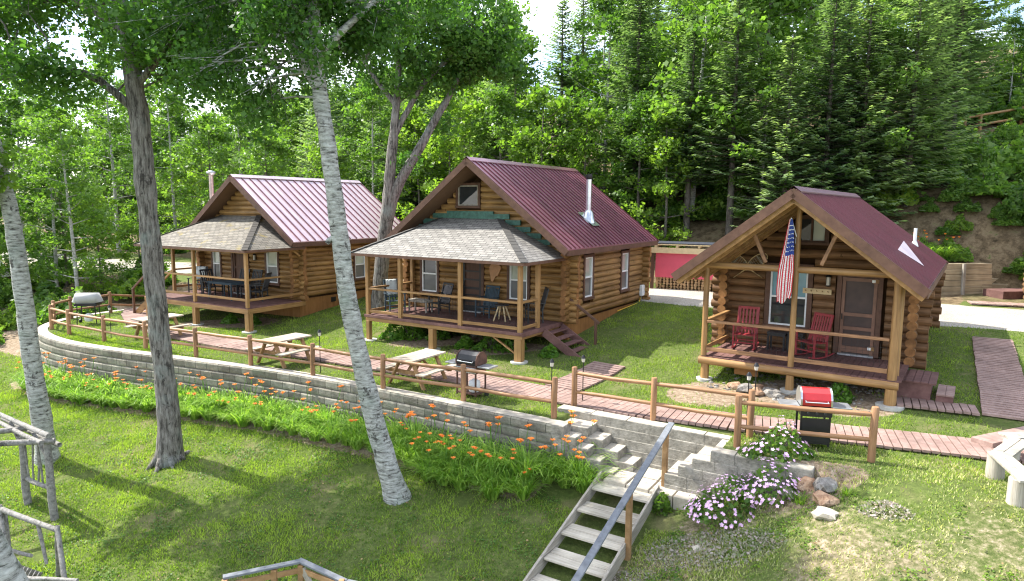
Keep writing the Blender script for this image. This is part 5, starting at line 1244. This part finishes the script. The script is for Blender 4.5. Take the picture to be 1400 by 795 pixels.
def place(protos,i,p,q,s,rz,label=None,group=None,dz=0):
    x,y=xy(p,q); z=Gpq(p,q)+dz; t=protos[i]
    if t.name not in first:
        first.add(t.name); t.location=(x,y,z); t.rotation_euler=(0,0,rz); t.scale=(s,s,s)
        if label: t['label']=label
        return t
    return dup(t,(x,y,z),rz,s,label)
p=-26.6;k=0
while p<-6.35:
    for row in (0,1):
        wq=wallq(p); pp=p+.2*row; d=(.42 if row==0 else .88)+rng.uniform(-.08,.08)
        if p>-9: d+=.1
        place(protos,rng.choice([0,1,2,3]) if (p>-11 or rng.random()<.8) else 2,pp,wq-d,rng.uniform(.86,1.26)*(1.10 if p>-10.5 else 1)*(.85 if row else 1),rng.uniform(0,6.28))
    p+=rng.uniform(.40,.52)
    if p>-9.5 and rng.random()<.8: place(protos,rng.choice([0,1,3]),p,wallq(p)-1.25,1.0,rng.uniform(0,6.28))
t=thing('daylily',(*xy(-1.75,12.42),Gpq(-1.75,12.42)),0,'small yellow-green grassy lily clump beside the flower bed rocks','daylily')
Vs,Fs,rr=bladeclump(60,.5,.012,.8,.6,5); objmesh('leaves',npmesh('leaves',Vs,Fs,'leaf_yellow',rr),t)
t2_=dup(t,(*xy(-1.0,12.55),Gpq(-1.0,12.55)),1,.7,'tiny yellow-green lily clump by the white stone')
# pink mallow bush
def bush(name,loc,lab,cat,rad,n,size,mat,flowers=None,group=None,nf=0,flat=.3,stems=True,fsize=.04,seed=1):
    t=thing(name,loc,0,lab,cat,group); c=nr.normal(size=(n,3)); c=unit(c)*nr.uniform(.45,1,(n,1))**.5*np.array(rad); c[:,2]=np.abs(c[:,2])*(.75+.5*np.sin(c[:,0]*5+seed)*np.cos(c[:,1]*4))
    V_,F_,r_=leaves(c,size,flat); objmesh('foliage',npmesh('foliage',V_,F_,mat,r_),t)
    if stems:
        mb=MB()
        for k in range(9):
            a=rng.uniform(0,6.28); mb.tube([(0,0,-.05),(math.cos(a)*rad[0]*.35,math.sin(a)*rad[1]*.35,rad[2]*.45),(math.cos(a)*rad[0]*.6,math.sin(a)*rad[1]*.6,rad[2]*.8)],[.012,.009,.004],5)
        mb.build('stems',['bark_dark'],t)
    if flowers:
        mb=MB(); c=unit(nr.normal(size=(nf,3)))*np.array(rad)*nr.uniform(.85,1.08,(nf,1)); c[:,2]=np.abs(c[:,2])*(.8+.5*np.sin(c[:,0]*5+seed)*np.cos(c[:,1]*4))+.02
        for x,y,z in c:
            nx=Vector((x,y,z+.4)).normalized(); X=nx.orthogonal().normalized(); Y=nx.cross(X); s_=fsize*rng.uniform(.7,1.2)
            P=[Vector((x,y,z))+ (X*math.cos(a*math.pi/5)+Y*math.sin(a*math.pi/5))*s_*(1 if a%2==0 else .62)+nx*(.012 if a%2==0 else .004) for a in range(10)]
            mb.add([Vector((x,y,z))]+P,[(0,1+a,1+(a+1)%10) for a in range(10)])
        mb.build('flowers',[flowers],t)['kind']='stuff'
    return t
for (p,q,rad,nf,lab) in [(-3.0,12.35,(.75,.6,.62),110,'pink flowering mallow bush at the foot of the short block wall'),(-2.3,12.75,(.85,.55,.62),130,'tall pink flowering mallow bush in front of the red grill'),(-2.3,13.3,(.75,.4,.55),60,'loose pink mallow stems reaching through the lower fence rail')]:
    x,y=xy(p,q); bush('mallow_bush',(x,y,Gpq(p,q)),lab,'bush',rad,1000,.055,'leaf_shrub','flower_pink',nf=int(nf*2.2),fsize=.04)
x,y=xy(-4.25,12.45); bush('leafy_plant',(x,y,Gpq(-4.25,12.45)),'bright green leafy plant at the top right corner of the wooden stairs','plant',(.2,.2,.35),260,.06,'leaf_yellow')
x,y=7.3,15.7
bush('leafy_plant',(7.75,15.75,G(7.75,15.75)),'green leafy plant under the dark cabin porch beside the right footing','plant',(.42,.32,.36),500,.06,'fern')
k=0
for (u,v,s,lb) in [(-2.5,-1.9,.55,'left of the round deck post'),(-1.9,-1.7,.6,'touching the left side of the round deck post'),(-.9,-1.4,.45,'just right of the round deck post'),(.6,-1.9,.35,'small, between the two deck posts'),(1.5,-1.7,.6,'by the lower end of the brace'),(2.2,-1.5,.5,'behind the brace near the big square post'),(3.6,-1.6,.3,'small, right of the big square post')]:
    X=W3(c2,u,v,0); bush('shade_plant',(X[0],X[1],gw(c2,u,v)),'dark leafy plant under the middle porch, '+lb,'plant',(s,s*.8,s*1.0),420,.085,'fern',group='leafy plants under the middle porch')
for (u,v,s,lb) in [(.8,-1.6,.35,'nearest the centre post'),(2.0,-1.4,.3,'farther right')]:
    X=W3(c1,u,v,0); bush('shade_plant',(X[0],X[1],gw(c1,u,v)),'small leafy plant under the left cabin porch, '+lb,'plant',(s,s*.8,s*.9),300,.08,'fern')
# thyme mats and flower-bed stones
for (p,q,a,b,lb) in [(-.4,12.2,.42,.25,'small grey-pink thyme mat right of the white stone'),(-3.0,11.35,1.3,.55,'wide grey-pink thyme mat in front of the mallow bushes'),(-4.0,9.6,.7,1.3,'long thyme patch beside the wooden stairs'),(-1.7,10.2,.3,.25,'small round purplish thyme cushion on the dry slope')]:
    n=int(3600*a*b)+300; r_=np.sqrt(nr.random(n)); th_=nr.uniform(0,6.28,n); pp=p+r_*np.cos(th_)*a; qq=q+r_*np.sin(th_)*b; x=.848*pp+.53*qq;y=-.53*pp+.848*qq; z=gridlook(Zg,pp,qq)+.09*(1-r_**2)*nr.uniform(.3,1,n)
    X,Y=xy(p,q); V_,F_,rr=leaves(np.stack([x-X,y-Y,z],1),.03,.2,1.6); o=objmesh('thyme_mat',npmesh('thyme_mat',V_,F_,'thyme',rr)); o.location=(X,Y,0); tag(o,lb,'ground cover plant')
ri=0
for (p,q,r_,mt,lb) in [(-1.28,11.98,(.21,.14,.11),'cap_block','pale whitish stone at the front of the flower bed'),(-1.72,12.9,(.3,.2,.16),'rock_rust','rusty flat rock behind the yellow-green lily'),(-1.35,12.72,(.26,.18,.17),'rock','grey rock in the middle of the flower bed'),(-1.3,12.35,(.22,.16,.12),'rock_rust','orange brown rock above the white stone'),(-1.95,12.65,(.2,.16,.13),'rock','dark grey rock at the left of the flower bed rocks'),(-3.2,11.4,(.11,.09,.06),'cap_block','small pale stone in the thyme')]:
    mb=MB(); mb.blob((0,0,r_[2]*.35),r_,ri,2,.3); ri+=1; x,y=xy(p,q); tag(mb.build('rock',[mt],None,(x,y,Gpq(p,q)),(0,0,rng.random()*6)),lb,'rock')
mb=MB()
for k in range(260):
    u=rng.uniform(-2.0,2.0); v=rng.uniform(-2.9,-.1); X=W3(c3,u,v,0); s=rng.uniform(.02,.055); mb.blob((X[0],X[1],G(X[0],X[1])+s*.2),(s*1.3,s,s*.7),k,1,.35)
tag(mb.build('stones',['rock']),'loose stones and bark on the bare soil under the dark cabin porch','stones',kind='stuff')
for k,(u,v,s) in enumerate([(-.95,-2.75,.17),(-.62,-2.85,.15),(-.3,-2.75,.19),(-.75,-2.5,.14),(-.1,-2.95,.13),(-1.25,-2.6,.15)]):
    X=W3(c3,u,v,0); mb=MB(); mb.blob((0,0,s*.3),(s*1.2,s,s*.75),k+30,2,.35); tag(mb.build('rock',['rock_rust' if k%2 else 'rock'],None,(X[0],X[1],G(X[0],X[1])),(0,0,k)),'rock of the small heap at the middle post foot of the dark cabin','rock','rocks heaped at the foot of the middle post')
for k,(u,v,s) in enumerate([(-2.5,-.6,.3),(-1.2,-.7,.35),(.2,-.5,.28),(1.0,-.6,.22)]):
    X=W3(c2,u,v,0); mb=MB(); mb.blob((0,0,s*.3),(s*1.2,s,s*.75),k+50,2,.3); tag(mb.build('rock',['rock'],None,(X[0],X[1],gw(c2,u,v)),(0,0,k)),'grey rock lying in the shade under the middle porch','rock','rocks under the middle porch')
# ---------------- trees
def limbs(mb,pts,rs,n=12,wob=.06,sx=1): mb.tube(pts,rs,n,True,True,wob,sx)
def subdiv(pts,rs,k=4):
    P=densify3(pts,k); m=len(P); L=np.linspace(0,len(rs)-1,m); return P,list(np.interp(L,range(len(rs)),rs))
def densify3(pts,k):
    out=[];n=len(pts); pts=[Vector(p) for p in pts]
    for i in range(n-1):
        a,b,c,d=pts[max(0,i-1)],pts[i],pts[i+1],pts[min(n-1,i+2)]
        for j in range(k):
            t=j/k; out.append(.5*((2*b)+(c-a)*t+(2*a-5*b+4*c-d)*t*t+(-a+3*b-3*c+d)*t**3))
    out.append(pts[-1]); return out
def crown_pts(tips,rad,per,flatz=.7):
    P=[];rr=[]
    for t in tips:
        n=int(per*rng.uniform(.6,1.3)); r_=rad*rng.uniform(.65,1.25); d=unit(nr.normal(size=(n,3)))*(nr.random((n,1))**.45)*r_*np.array([1,1,flatz]); P.append(d+np.array(t)); rr.append(np.clip(nr.normal(.45+rng.uniform(-.22,.22),.18,n),0,1))
    return np.concatenate(P),np.concatenate(rr)
def broadtree(seed,h,cr,base,trunkr,lsize,nl,leafmat,barkmat,label,group,nb=26,lean=.3,name='deciduous_tree'):
    global rng,nr; rng=random.Random(seed); nr=np.random.default_rng(seed)
    t=thing(name,(0,0,-50),0,label,'tree',group); mb=MB()
    top=Vector((rng.uniform(-lean,lean)*2,rng.uniform(-lean,lean)*2,h*.93)); P,Rr=subdiv([(0,0,-.4),(0,0,h*.03),top*.35+Vector((rng.uniform(-.2,.2),0,0)),top*.7,top],[trunkr*1.5,trunkr,trunkr*.75,trunkr*.42,.02],5); limbs(mb,P,Rr,8)
    tips=[]
    for k in range(nb):
        f=base+(1-base)*(k/nb)**.85; a=k*2.4+rng.uniform(-.5,.5); o=P[0].lerp(top,f); 
        i=min(len(P)-1,int(f*(len(P)-1))); o=P[i]; prof=math.sin(math.pi*min(1,(f-base)/(1-base)*.78+.20))**.8; L=cr*prof*rng.uniform(.65,1.15); e=o+Vector((math.cos(a)*L,math.sin(a)*L,L*rng.uniform(.15,.6)))
        m_=o.lerp(e,.5)+Vector((0,0,-.08*L)); limbs(mb,[o,m_,e],[max(.015,Rr[i]*.45),.025,.008],5)
        for f2 in (.45,.7,1.0): 
            q=o.lerp(e,f2); 
            tips.append(q+Vector((rng.uniform(-.4,.4),rng.uniform(-.4,.4),rng.uniform(-.2,.3))))
    tips.append(top)
    mb.build('trunk',[barkmat],t)
    Pn,rr=crown_pts(tips,cr*.30,nl/len(tips),.62); V_,F_,r_=leaves(Pn,lsize,.45,1.3,.2,rr); objmesh('crown',npmesh('crown',V_,F_,leafmat,r_),t); return t
def spruce(seed,h,r0,base,label,group,mat='needle',dens=1,name='spruce_tree',trunkr=None):
    global rng,nr; rng=random.Random(seed); nr=np.random.default_rng(seed)
    t=thing(name,(0,0,-50),0,label,'tree',group); mb=MB(); tr_=trunkr or h*.0135; limbs(mb,[(0,0,-.4),(0,0,h*.5),(.05,.05,h)],[tr_*1.2,tr_*.65,.01],8)
    VV=[];RR=[]; z=h*base
    while z<h*.985:
        f=(z/h-base)/(1-base); L=r0*(1-f)**.85*(.75+.25*min(1,f*6)); nbr=max(5,int((10-3*f)*dens)); a0=rng.random()*6.28
        for k in range(nbr):
            a=a0+k*6.283/nbr+rng.uniform(-.25,.25); l=L*rng.uniform(.68,1.18)+.12; ca,sa=math.cos(a),math.sin(a); dr=-.28+.55*f; rnd=np.clip(nr.normal(.45+.1*math.sin(a*2),.18),0,1)
            zz=z+rng.uniform(-.12,.12)
            def pt(s): return np.array([ca*s*l,sa*s*l,zz+dr*s*l*.9+.22*l*s*s])
            if k%2==0: limbs(mb,[Vector(pt(0)),Vector(pt(.9))],[.018,.006],3,0)
            m=max(4,int(l/.17))
            for j in range(m):
                s=(j+.6)/m; o=pt(s); wl_=(.14+.34*l*.42*(1-abs(s-.45)*1.2))*rng.uniform(.75,1.2); wl_=max(.12,min(.55,wl_))
                for sd in (-1,1):
                    b=a+sd*rng.uniform(.65,1.0); d=np.array([math.cos(b),math.sin(b),rng.uniform(-.38,.02)]); n_=np.array([-math.sin(b),math.cos(b),0]); w=.07+.07*wl_
                    e=o+d*wl_; md=o+d*wl_*.5; VV.append([o,md+n_*w+[0,0,rng.uniform(-.03,.05)],e,md-n_*w+[0,0,rng.uniform(-.03,.05)]]); RR.append(rnd+rng.uniform(-.12,.2)+.25*(s>.8))
            o=pt(.9); d=np.array([ca,sa,.05]); n_=np.array([-sa,ca,0]); VV.append([o-d*.05,o+d*.1+n_*.06,o+d*.28,o+d*.1-n_*.06]); RR.append(.8)
        z+=(.27 if f<.7 else .21)*h/13
    mb.build('trunk',['bark_dark'],t); V_=np.array(VV).reshape(-1,3); F_=np.arange(len(V_)).reshape(-1,4); objmesh('crown',npmesh('crown',V_,F_,mat,np.clip(np.repeat(RR,4),0,1)),t); return t
GD='leafy trees of the wood behind the cabins';GS='dark spruces of the wood behind the cabins'
BT=[broadtree(11,13,3.3,.22,.15,.19,6500,'leaf_broad','bark_dark','mid-green leafy tree in the wood behind the cabins',GD),
    broadtree(12,15,3.0,.30,.14,.18,6500,'leaf_broad','bark_pale','leafy pale-stemmed tree in the wood behind the cabins',GD),
    broadtree(13,10,2.7,.12,.11,.17,5500,'leaf_yellow','bark_dark','bright yellow-green leafy tree in the wood behind the cabins','yellow-green trees of the wood'),
    broadtree(14,17,3.6,.35,.17,.20,6500,'leaf_broad','bark_pale','tall slender leafy tree in the wood behind the cabins',GD)]
SP=[spruce(21,14,3.1,.08,'dark green spruce in the wood behind the cabins',GS),spruce(22,11,2.8,.03,'dark green spruce in the wood behind the cabins',GS),
    spruce(23,17,3.2,.18,'dark green spruce in the wood behind the cabins',GS),spruce(24,13,2.6,.26,'dark green spruce in the wood behind the cabins',GS)]
SH=[]
for k in range(3):
    rng=random.Random(40+k); nr=np.random.default_rng(40+k)
    SH.append(bush('shrub',(0,0,-50),'leafy green shrub growing on the wooded bank','shrub',(1.1,1.0,1.15),1500,.13,['leaf_shrub','leaf_broad','leaf_yellow'][k],group='leafy shrubs of the wooded bank',seed=k))
rng=random.Random(99); nr=np.random.default_rng(99)
used=set()
def put(t,x,y,s,rz=None,sz=1,dz=0,label=None,group=None):
    z=G(x,y)+dz; rz=rng.uniform(0,6.28) if rz is None else rz; sc_=(s,s,s*sz)
    if t.name not in used:
        used.add(t.name); t.location=(x,y,z); t.rotation_euler=(0,0,rz); t.scale=sc_
        if label: t['label']=label
        if group: t['group']=group
        return t
    return dup(t,(x,y,z),rz,sc_,label,group)
def proj(x,y,z):
    C_,S_=math.cos(.1238),math.sin(.1238); dz=z-4.845; w=y*C_-dz*S_; u=y*S_+dz*C_
    return 700+927*x/w, 397.5-927*u/w
def treetype(px):
    r=rng.random()
    if px<330: return 'b' if r<.86 else 's'
    if px<520: return 'b' if r<.35 else 's'
    if px<770: return 'b' if r<.72 else 's'
    if px<1160: return 's' if r<.58 else 'b'
    return 'b' if r<.74 else 's'
cnt=0
for row,(q0,dp) in enumerate([(37,3.0),(41,3.0),(46,3.2),(52,3.6),(59,4.2),(68,5),(79,6)]):
    p=-95.
    while p<52:
        p+=dp*rng.uniform(.75,1.25); q=q0+rng.uniform(-1.7,1.7)
        if p<-27: q+=6*ss(-p,27,42)
        x,y=xy(p,q); z=G(x,y); px,py=proj(x,y,z)
        if not(-90<px<1490) or y<5: continue
        if px>1150 and row==0: continue
        if px>1220 and row<=1 : continue
        if px>1282 and row<=3: continue
        if row>=2 and px<1282 and rng.random()<.22: continue
        ty=treetype(px)
        if 700<px<790 and row>=1: 
            if ty=='s' or rng.random()<.45: continue
            s=.55
        else: s=rng.uniform(.8,1.15)
        if px>1325 and row>=2: s*=.5
        if ty=='b':
            k=rng.choice([0,0,1,1,3,2] if px>420 else [0,1,3,2,0]); put(BT[k],x,y,s*(1.15 if px<200 else 1))
        else: put(SP[rng.choice([0,0,1,2,3])],x,y,s*rng.uniform(.9,1.1))
        cnt+=1
# near belt left of and behind the left cabin, and between the cabins
for (p,q,k,s) in [(-46,18.5,1,.8),(-43,19.6,0,.6),(-41,18.2,1,.75),(-38.5,19.3,2,.6),(-37.5,17.6,3,.62),(-36.5,20.3,2,.5),(-49,20,3,.8),(-52,18,0,.8),(-45,15.5,1,.7),(-41,14.5,0,.7),(-48,13.5,3,.8),
                  (-42,28.5,0,.8),(-37.5,29.5,0,.72),(-47,29,1,.9),(-33,31,2,.85),(-53,28,3,.9),(-58,24.5,0,.9),(-30.5,32,1,.8),(-27,32.5,2,.9),(-24.5,32.2,2,1.0),(-21.5,33,0,.75),(-18.6,32.5,2,.95),(-16.5,33.5,2,.8),(-13.4,34,0,.62)]:
    x,y=xy(p,q); put(BT[k],x,y,s,label='leafy tree at the near edge of the wood along the gravel road',group='leafy trees at the near edge of the wood')
for (p,q,k,s) in [(-35.5,33,0,.95),(-31,35,2,.8),(-28.5,33.8,1,1.0),(-22.8,34.5,0,.85),(-11,34.5,3,.85),(-8.8,34.4,3,.95),(-6.2,33.8,1,.9),(-4.7,35.3,0,.85),(-3.3,36.2,1,1.05),(-1.4,37.3,0,.9),(-.6,40.5,1,.9)]:
    x,y=xy(p,q); put(SP[k],x,y,s,label='spruce at the near edge of the wood behind the gravel road',group='spruces at the near edge of the wood')
x,y=25.0,39.6; put(SP[2],x,y,1.0,label='tall thin-crowned spruce with bare grey lower trunk on the right bank')
x,y=xy(-11.8,33.6); put(BT[2],x,y,.75); x,y=xy(-7.4,34.6); put(BT[1],x,y,.62); x,y=xy(-2.6,37.2); put(BT[0],x,y,.7)
# shrubs on banks
for i in range(285):
    r=rng.random()
    if r<.50: p=rng.uniform(-3,22); q=rng.uniform(36.8,52)
    elif r<.78: p=rng.uniform(-30,-2); q=rng.uniform(31.5,46)
    elif r<.88: p=rng.uniform(-60,-33); q=rng.choice([rng.uniform(16.5,21.3),rng.uniform(27.5,33)])
    else: p=rng.uniform(-60,-34); q=rng.uniform(10,16.5)
    if -8<p<-3 and q<35.5: continue
    x,y=xy(p,q); px,py=proj(x,y,G(x,y))
    if not(-60<px<1460): continue
    put(SH[rng.choice([0,0,1,2])],x,y,rng.uniform(.6,1.45)*(1.2 if p>-3 and q>39 else 1)*(.6 if p>.5 and q>45 else 1),sz=rng.uniform(.7,1.1))
for i in range(34):
    p=rng.uniform(1,16); q=rng.uniform(56,66); x,y=xy(p,q); put(SH[rng.choice([0,1,2])],x,y,rng.uniform(1.2,1.9))
for i in range(9):
    p=4+1.6*i+rng.uniform(-.6,.6); q=rng.uniform(57.5,64); x,y=xy(p,q); put(BT[rng.choice([0,1,3])],x,y,rng.uniform(.36,.52))
for i in range(46):
    p=rng.uniform(-4.5,5.5); q=rng.uniform(33.6,38.2); x,y=xy(p,q); put(SH[rng.choice([0,1,2])],x,y,rng.uniform(.28,.75),sz=rng.uniform(.6,1))
for (x,y,s) in [(14.6,28.3,.6),(15.4,28.9,.5),(16.2,29.6,.6),(18.2,30.2,.5),(19.2,29.6,.45),(19.9,30.4,.55),(17.3,31.0,.5),(21.2,31.4,.5),(17.0,28.6,.55),(17.8,28.9,.5),(18.6,29.0,.45),(15.8,28.6,.5),(21.6,29.9,.6),(22.6,29.2,.7),(20.2,31.5,.6)]:
    put(SH[2 if s<.6 else 0],x,y,s,label='bright leafy plant on top of the timber wall')
for (x,y) in [(16.9,28.5),(17.7,28.7),(16.2,28.4),(15.4,28.4),(18.4,28.8),(17.3,29.2)]:
    z=G(x,y); o=dup(protos[3],(x,y,max(z,2.5)),rng.random()*6,1.2,'orange daylily clump spilling over the timber wall','daylilies over the timber wall')
# ---------------- foreground trees
def roots(mb,x,y,z,r,n,ln):
    for k in range(n):
        a=k*6.283/n+rng.uniform(-.3,.3); l=ln*rng.uniform(.6,1.2); c_,s_=math.cos(a),math.sin(a); X=x+c_*(r+l);Y=y+s_*(r+l)
        mb.tube([(x+c_*r*.2,y+s_*r*.2,z+.45),(x+c_*r*.95,y+s_*r*.95,z+.10),(x+c_*(r+l*.5),y+s_*(r+l*.5),G(x+c_*(r+l*.5),y+s_*(r+l*.5))+.03),(X,Y,G(X,Y)-.06)],[r*.42,r*.30,r*.14,.02],7,wob=.2)
def neartree(name,label,pts,rs,barkm,rootn,branches,leafmat,lsize,nleaf,rad,hang=.3,extra=None,flat=.4,trunk_n=16,seed=5,flz=.75):
    global rng,nr; rng=random.Random(seed); nr=np.random.default_rng(seed)
    x,y,z=pts[0]; t=thing(name,(x,y,z),0,label,'tree'); O=Vector((x,y,z)); mb=MB(); mb.T=Matrix.Translation(-O)
    P,Rr=subdiv([(pts[0][0],pts[0][1],pts[0][2]-.3)]+pts,[rs[0]*1.25]+rs,5); limbs(mb,P,Rr,trunk_n,.07)
    if rootn: roots(mb,x,y,z,rs[0]*.9,rootn,.28)
    tips=[]
    for br in branches:
        bp=[Vector(q) for q in br[0]]; Pb,Rb=subdiv(bp,br[1],4); limbs(mb,Pb,Rb,9,.05)
        for i in range(len(Pb)//3,len(Pb)): 
            if rng.random()<br[2]: 
                q=Pb[i]; a=rng.uniform(0,6.28); l=rng.uniform(.4,1.5); e=q+Vector((math.cos(a)*l,math.sin(a)*l,rng.uniform(-.5,.5))); limbs(mb,[q,q.lerp(e,.5)+Vector((0,0,.06)),e],[.02,.012,.005],4,0); tips+= [e,q.lerp(e,.6)]
    if extra:
        hubs=[v for v in P if v.z>6.2]
        for br in branches: hubs+=densify3(br[0],4)[2:]
        for e in extra:
            e=Vector(e); near=sorted(hubs,key=lambda h:(h-e).length)[:10]; h=rng.choice(near)
            m1=h.lerp(e,.4)+Vector((rng.uniform(-.15,.15),rng.uniform(-.15,.15),.12)); limbs(mb,[h,m1,h.lerp(e,.75)+Vector((0,0,.1)),e+Vector((0,0,-.1))],[.032,.022,.013,.005],5,0)
            for _ in range(3):
                q=e+Vector((rng.uniform(-.6,.6),rng.uniform(-.6,.6),rng.uniform(-.35,.25))); limbs(mb,[h.lerp(e,.7)+Vector((0,0,.08)),q],[.010,.004],3,0)
            tips.append(e)
    T_=mb.v; mb.v=[tuple(Vector(v)*1.0+Vector((mnoise.noise(Vector(v)*2.3),mnoise.noise(Vector(v)*2.3+Vector((9,0,0))),0))*(.035 if Vector((v[0],v[1],0)).length<4 else 0)) for v in T_]
    mb.build('trunk',[barkm],t)
    Pn,rr=crown_pts([v-O for v in tips],rad,nleaf/len(tips),flz); V_,F_,r_=leaves(Pn,lsize,flat,1.35,hang,rr); objmesh('crown',npmesh('crown',V_,F_,leafmat,r_),t); return t,tips
def cloud(n,c,r,zmin=None,keep=lambda p:True):
    out=[]
    while len(out)<n:
        v=Vector([rng.gauss(0,1) for _ in range(3)]).normalized()*(rng.random()**.38); p=Vector((c[0]+v.x*r[0],c[1]+v.y*r[1],c[2]+v.z*r[2]))
        if (zmin is None or p.z>zmin) and keep(p): out.append(p)
    return out
rng=random.Random(5)
ex=cloud(95,(-11.0,17.8,10.9),(4.4,4.2,2.3),8.2)+cloud(26,(-13.6,17.6,9.4),(1.9,2,1.9))+cloud(20,(-8.3,16.9,8.4),(1.7,1.3,.9),7.1)
neartree('maple_tree','big grey furrowed maple trunk leaning over the left part of the wall',[(-8.78,16.78,-1.76),(-8.75,16.78,-.9),(-8.78,16.78,.3),(-8.86,16.78,1.9),(-8.95,16.78,4.06),(-8.99,16.78,5.4),(-9.05,16.78,6.8),(-9.2,16.78,8.6),(-9.4,16.8,9.9),(-9.7,16.9,11.3),(-10.0,17,12.5)],
  [.38,.28,.25,.24,.235,.23,.23,.18,.15,.08,.03],'bark_aspen',7,
  [([(-9.05,16.78,7.0),(-10.2,16.6,7.9),(-11.5,16.4,7.8),(-13.2,16.2,7.4)],[.11,.08,.05,.02],.8),([(-9.1,16.78,7.6),(-8.0,16.5,8.6),(-6.8,16.2,9.4)],[.1,.06,.02],.8),([(-9.3,16.8,8.9),(-11,17.5,9.9),(-13,18,10.4)],[.12,.07,.02],.8),([(-9.4,16.8,9.3),(-8.6,18,10.4),(-8.2,19,11)],[.11,.06,.02],.8)],
  'leaf_near',.088,44000,.74,.3,ex,seed=5)
rng=random.Random(6)
ex=cloud(70,(-5.6,15.0,8.6),(2.3,1.7,1.9),6.5)+cloud(14,(-3.0,14.9,8.9),(1.0,1.0,.9),7.4)+cloud(7,(-4.1,13.5,8.4),(.7,.4,.9),7.2)
neartree('birch_tree','white-barked birch leaning left in the centre foreground',[(-2.47,14.2,-1.55),(-2.60,14.2,-1.1),(-2.84,14.2,-.2),(-3.15,14.2,1.17),(-3.44,14.2,2.75),(-3.62,14.2,4.3),(-3.79,14.2,5.95),(-3.91,14.2,6.83),(-4.0,14.2,7.7),(-4.02,14.2,8.6),(-4.1,14.2,9.6),(-4.2,14.3,10.8),(-4.3,14.4,11.8)],
  [.31,.25,.215,.20,.185,.18,.17,.155,.135,.12,.09,.05,.02],'bark_birch',0,
  [([(-3.9,14.2,7.0),(-4.5,14.3,8.2),(-4.75,14.4,9.4),(-5.2,14.6,10.6)],[.11,.09,.07,.03],.9),([(-3.48,14.2,4.05),(-3.72,14.15,4.15),(-3.85,14.1,4.05)],[.10,.07,.05],0),([(-3.95,14.2,7.9),(-2.9,14.6,9.0),(-2.2,14.9,9.7)],[.09,.06,.02],.9),([(-4,14.2,9.0),(-4.6,13.6,10.2),(-5.0,13.2,10.8)],[.09,.06,.02],.5),([(-4.05,14.2,9.5),(-5.6,14.9,10.6),(-6.6,15.2,10.8)],[.09,.06,.02],.9)],
  'leaf_near',.07,38000,.60,.7,ex,seed=6,flz=1.15)
rng=random.Random(7)
ex=cloud(18,(-13.3,16.6,5.3),(.7,1.0,.7),4.2)
neartree('birch_tree','white birch trunk at the left edge beside the log arbor',[(-12.35,17.39,-2.0),(-12.38,17.39,-1.5),(-12.48,17.39,-.38),(-12.58,17.39,1.2),(-12.66,17.39,2.74),(-12.81,17.39,4.62),(-13.0,17.39,5.8),(-13.4,17.4,8.5),(-13.8,17.5,12)],
  [.32,.26,.225,.21,.20,.185,.175,.13,.05],'bark_birch',0,[([(-13.0,17.39,5.6),(-12.7,16.8,6.0),(-12.2,16.4,5.7)],[.05,.03,.01],.3)],'leaf_yellow',.115,1500,.5,.5,ex,seed=7)
t=thing('birch_tree',(-4.15,7.0,G(-4.15,7.0)),0,'leaning birch trunk cut off by the bottom left corner','tree'); mb=MB(); O=Vector(t.location)
mb.T=Matrix.Translation(-O); P,Rr=subdiv([(-4.15,7.0,G(-4.15,7.0)-.3),(-4.9,7.0,-1.0),(-5.55,7.0,.62),(-5.8,7.0,1.22),(-6.5,7.05,3),(-7.9,7.2,6.0),(-9,7.4,9)],[.27,.24,.21,.20,.18,.15,.1],5); limbs(mb,P,Rr,16,.06); mb.build('trunk',['bark_birch'],t)
rng=random.Random(8)
ex=cloud(85,(-3.4,28.4,11.6),(3.9,2.8,2.3),9.4)+cloud(30,(-4.4,28.6,13.4),(3.2,2.2,1.4))+cloud(16,(-1.0,28,10.8),(1.5,1.5,1.2),9.2)
neartree('forked_tree','forked grey tree rising between the left and middle cabins',[(-5.6,28.3,.5),(-5.5,28.3,2.0),(-5.3,28.2,3.6),(-5.12,28.1,4.9),(-4.95,28,6.7),(-4.75,28,8.5),(-4.6,28,10.3),(-4.5,28,12.3)],[.38,.30,.28,.26,.21,.17,.12,.04],'bark_aspen',4,
  [([(-5.25,28.15,3.9),(-4.75,28,5.5),(-3.94,28,6.9),(-3.19,28,8.2),(-2.43,28,9.5),(-1.7,28,11.0)],[.25,.22,.19,.16,.12,.05],.3),([(-4.9,28,7.4),(-3.8,28,9.4),(-2.6,27.9,10.6),(-1.2,27.8,11.3)],[.13,.1,.07,.03],.8),([(-4.7,28,8.8),(-6,28.3,10.5),(-6.6,28.6,12)],[.12,.07,.03],.8)],
  'leaf_near',.125,30000,.78,.3,ex,seed=8)
# remove plant prototypes that were never placed
for o in list(COL.objects):
    if o.location.z==-50 and o.parent is None:
        for c in list(o.children): bpy.data.objects.remove(c)
        bpy.data.objects.remove(o)
print('trees',cnt,'objects',len(COL.objects))
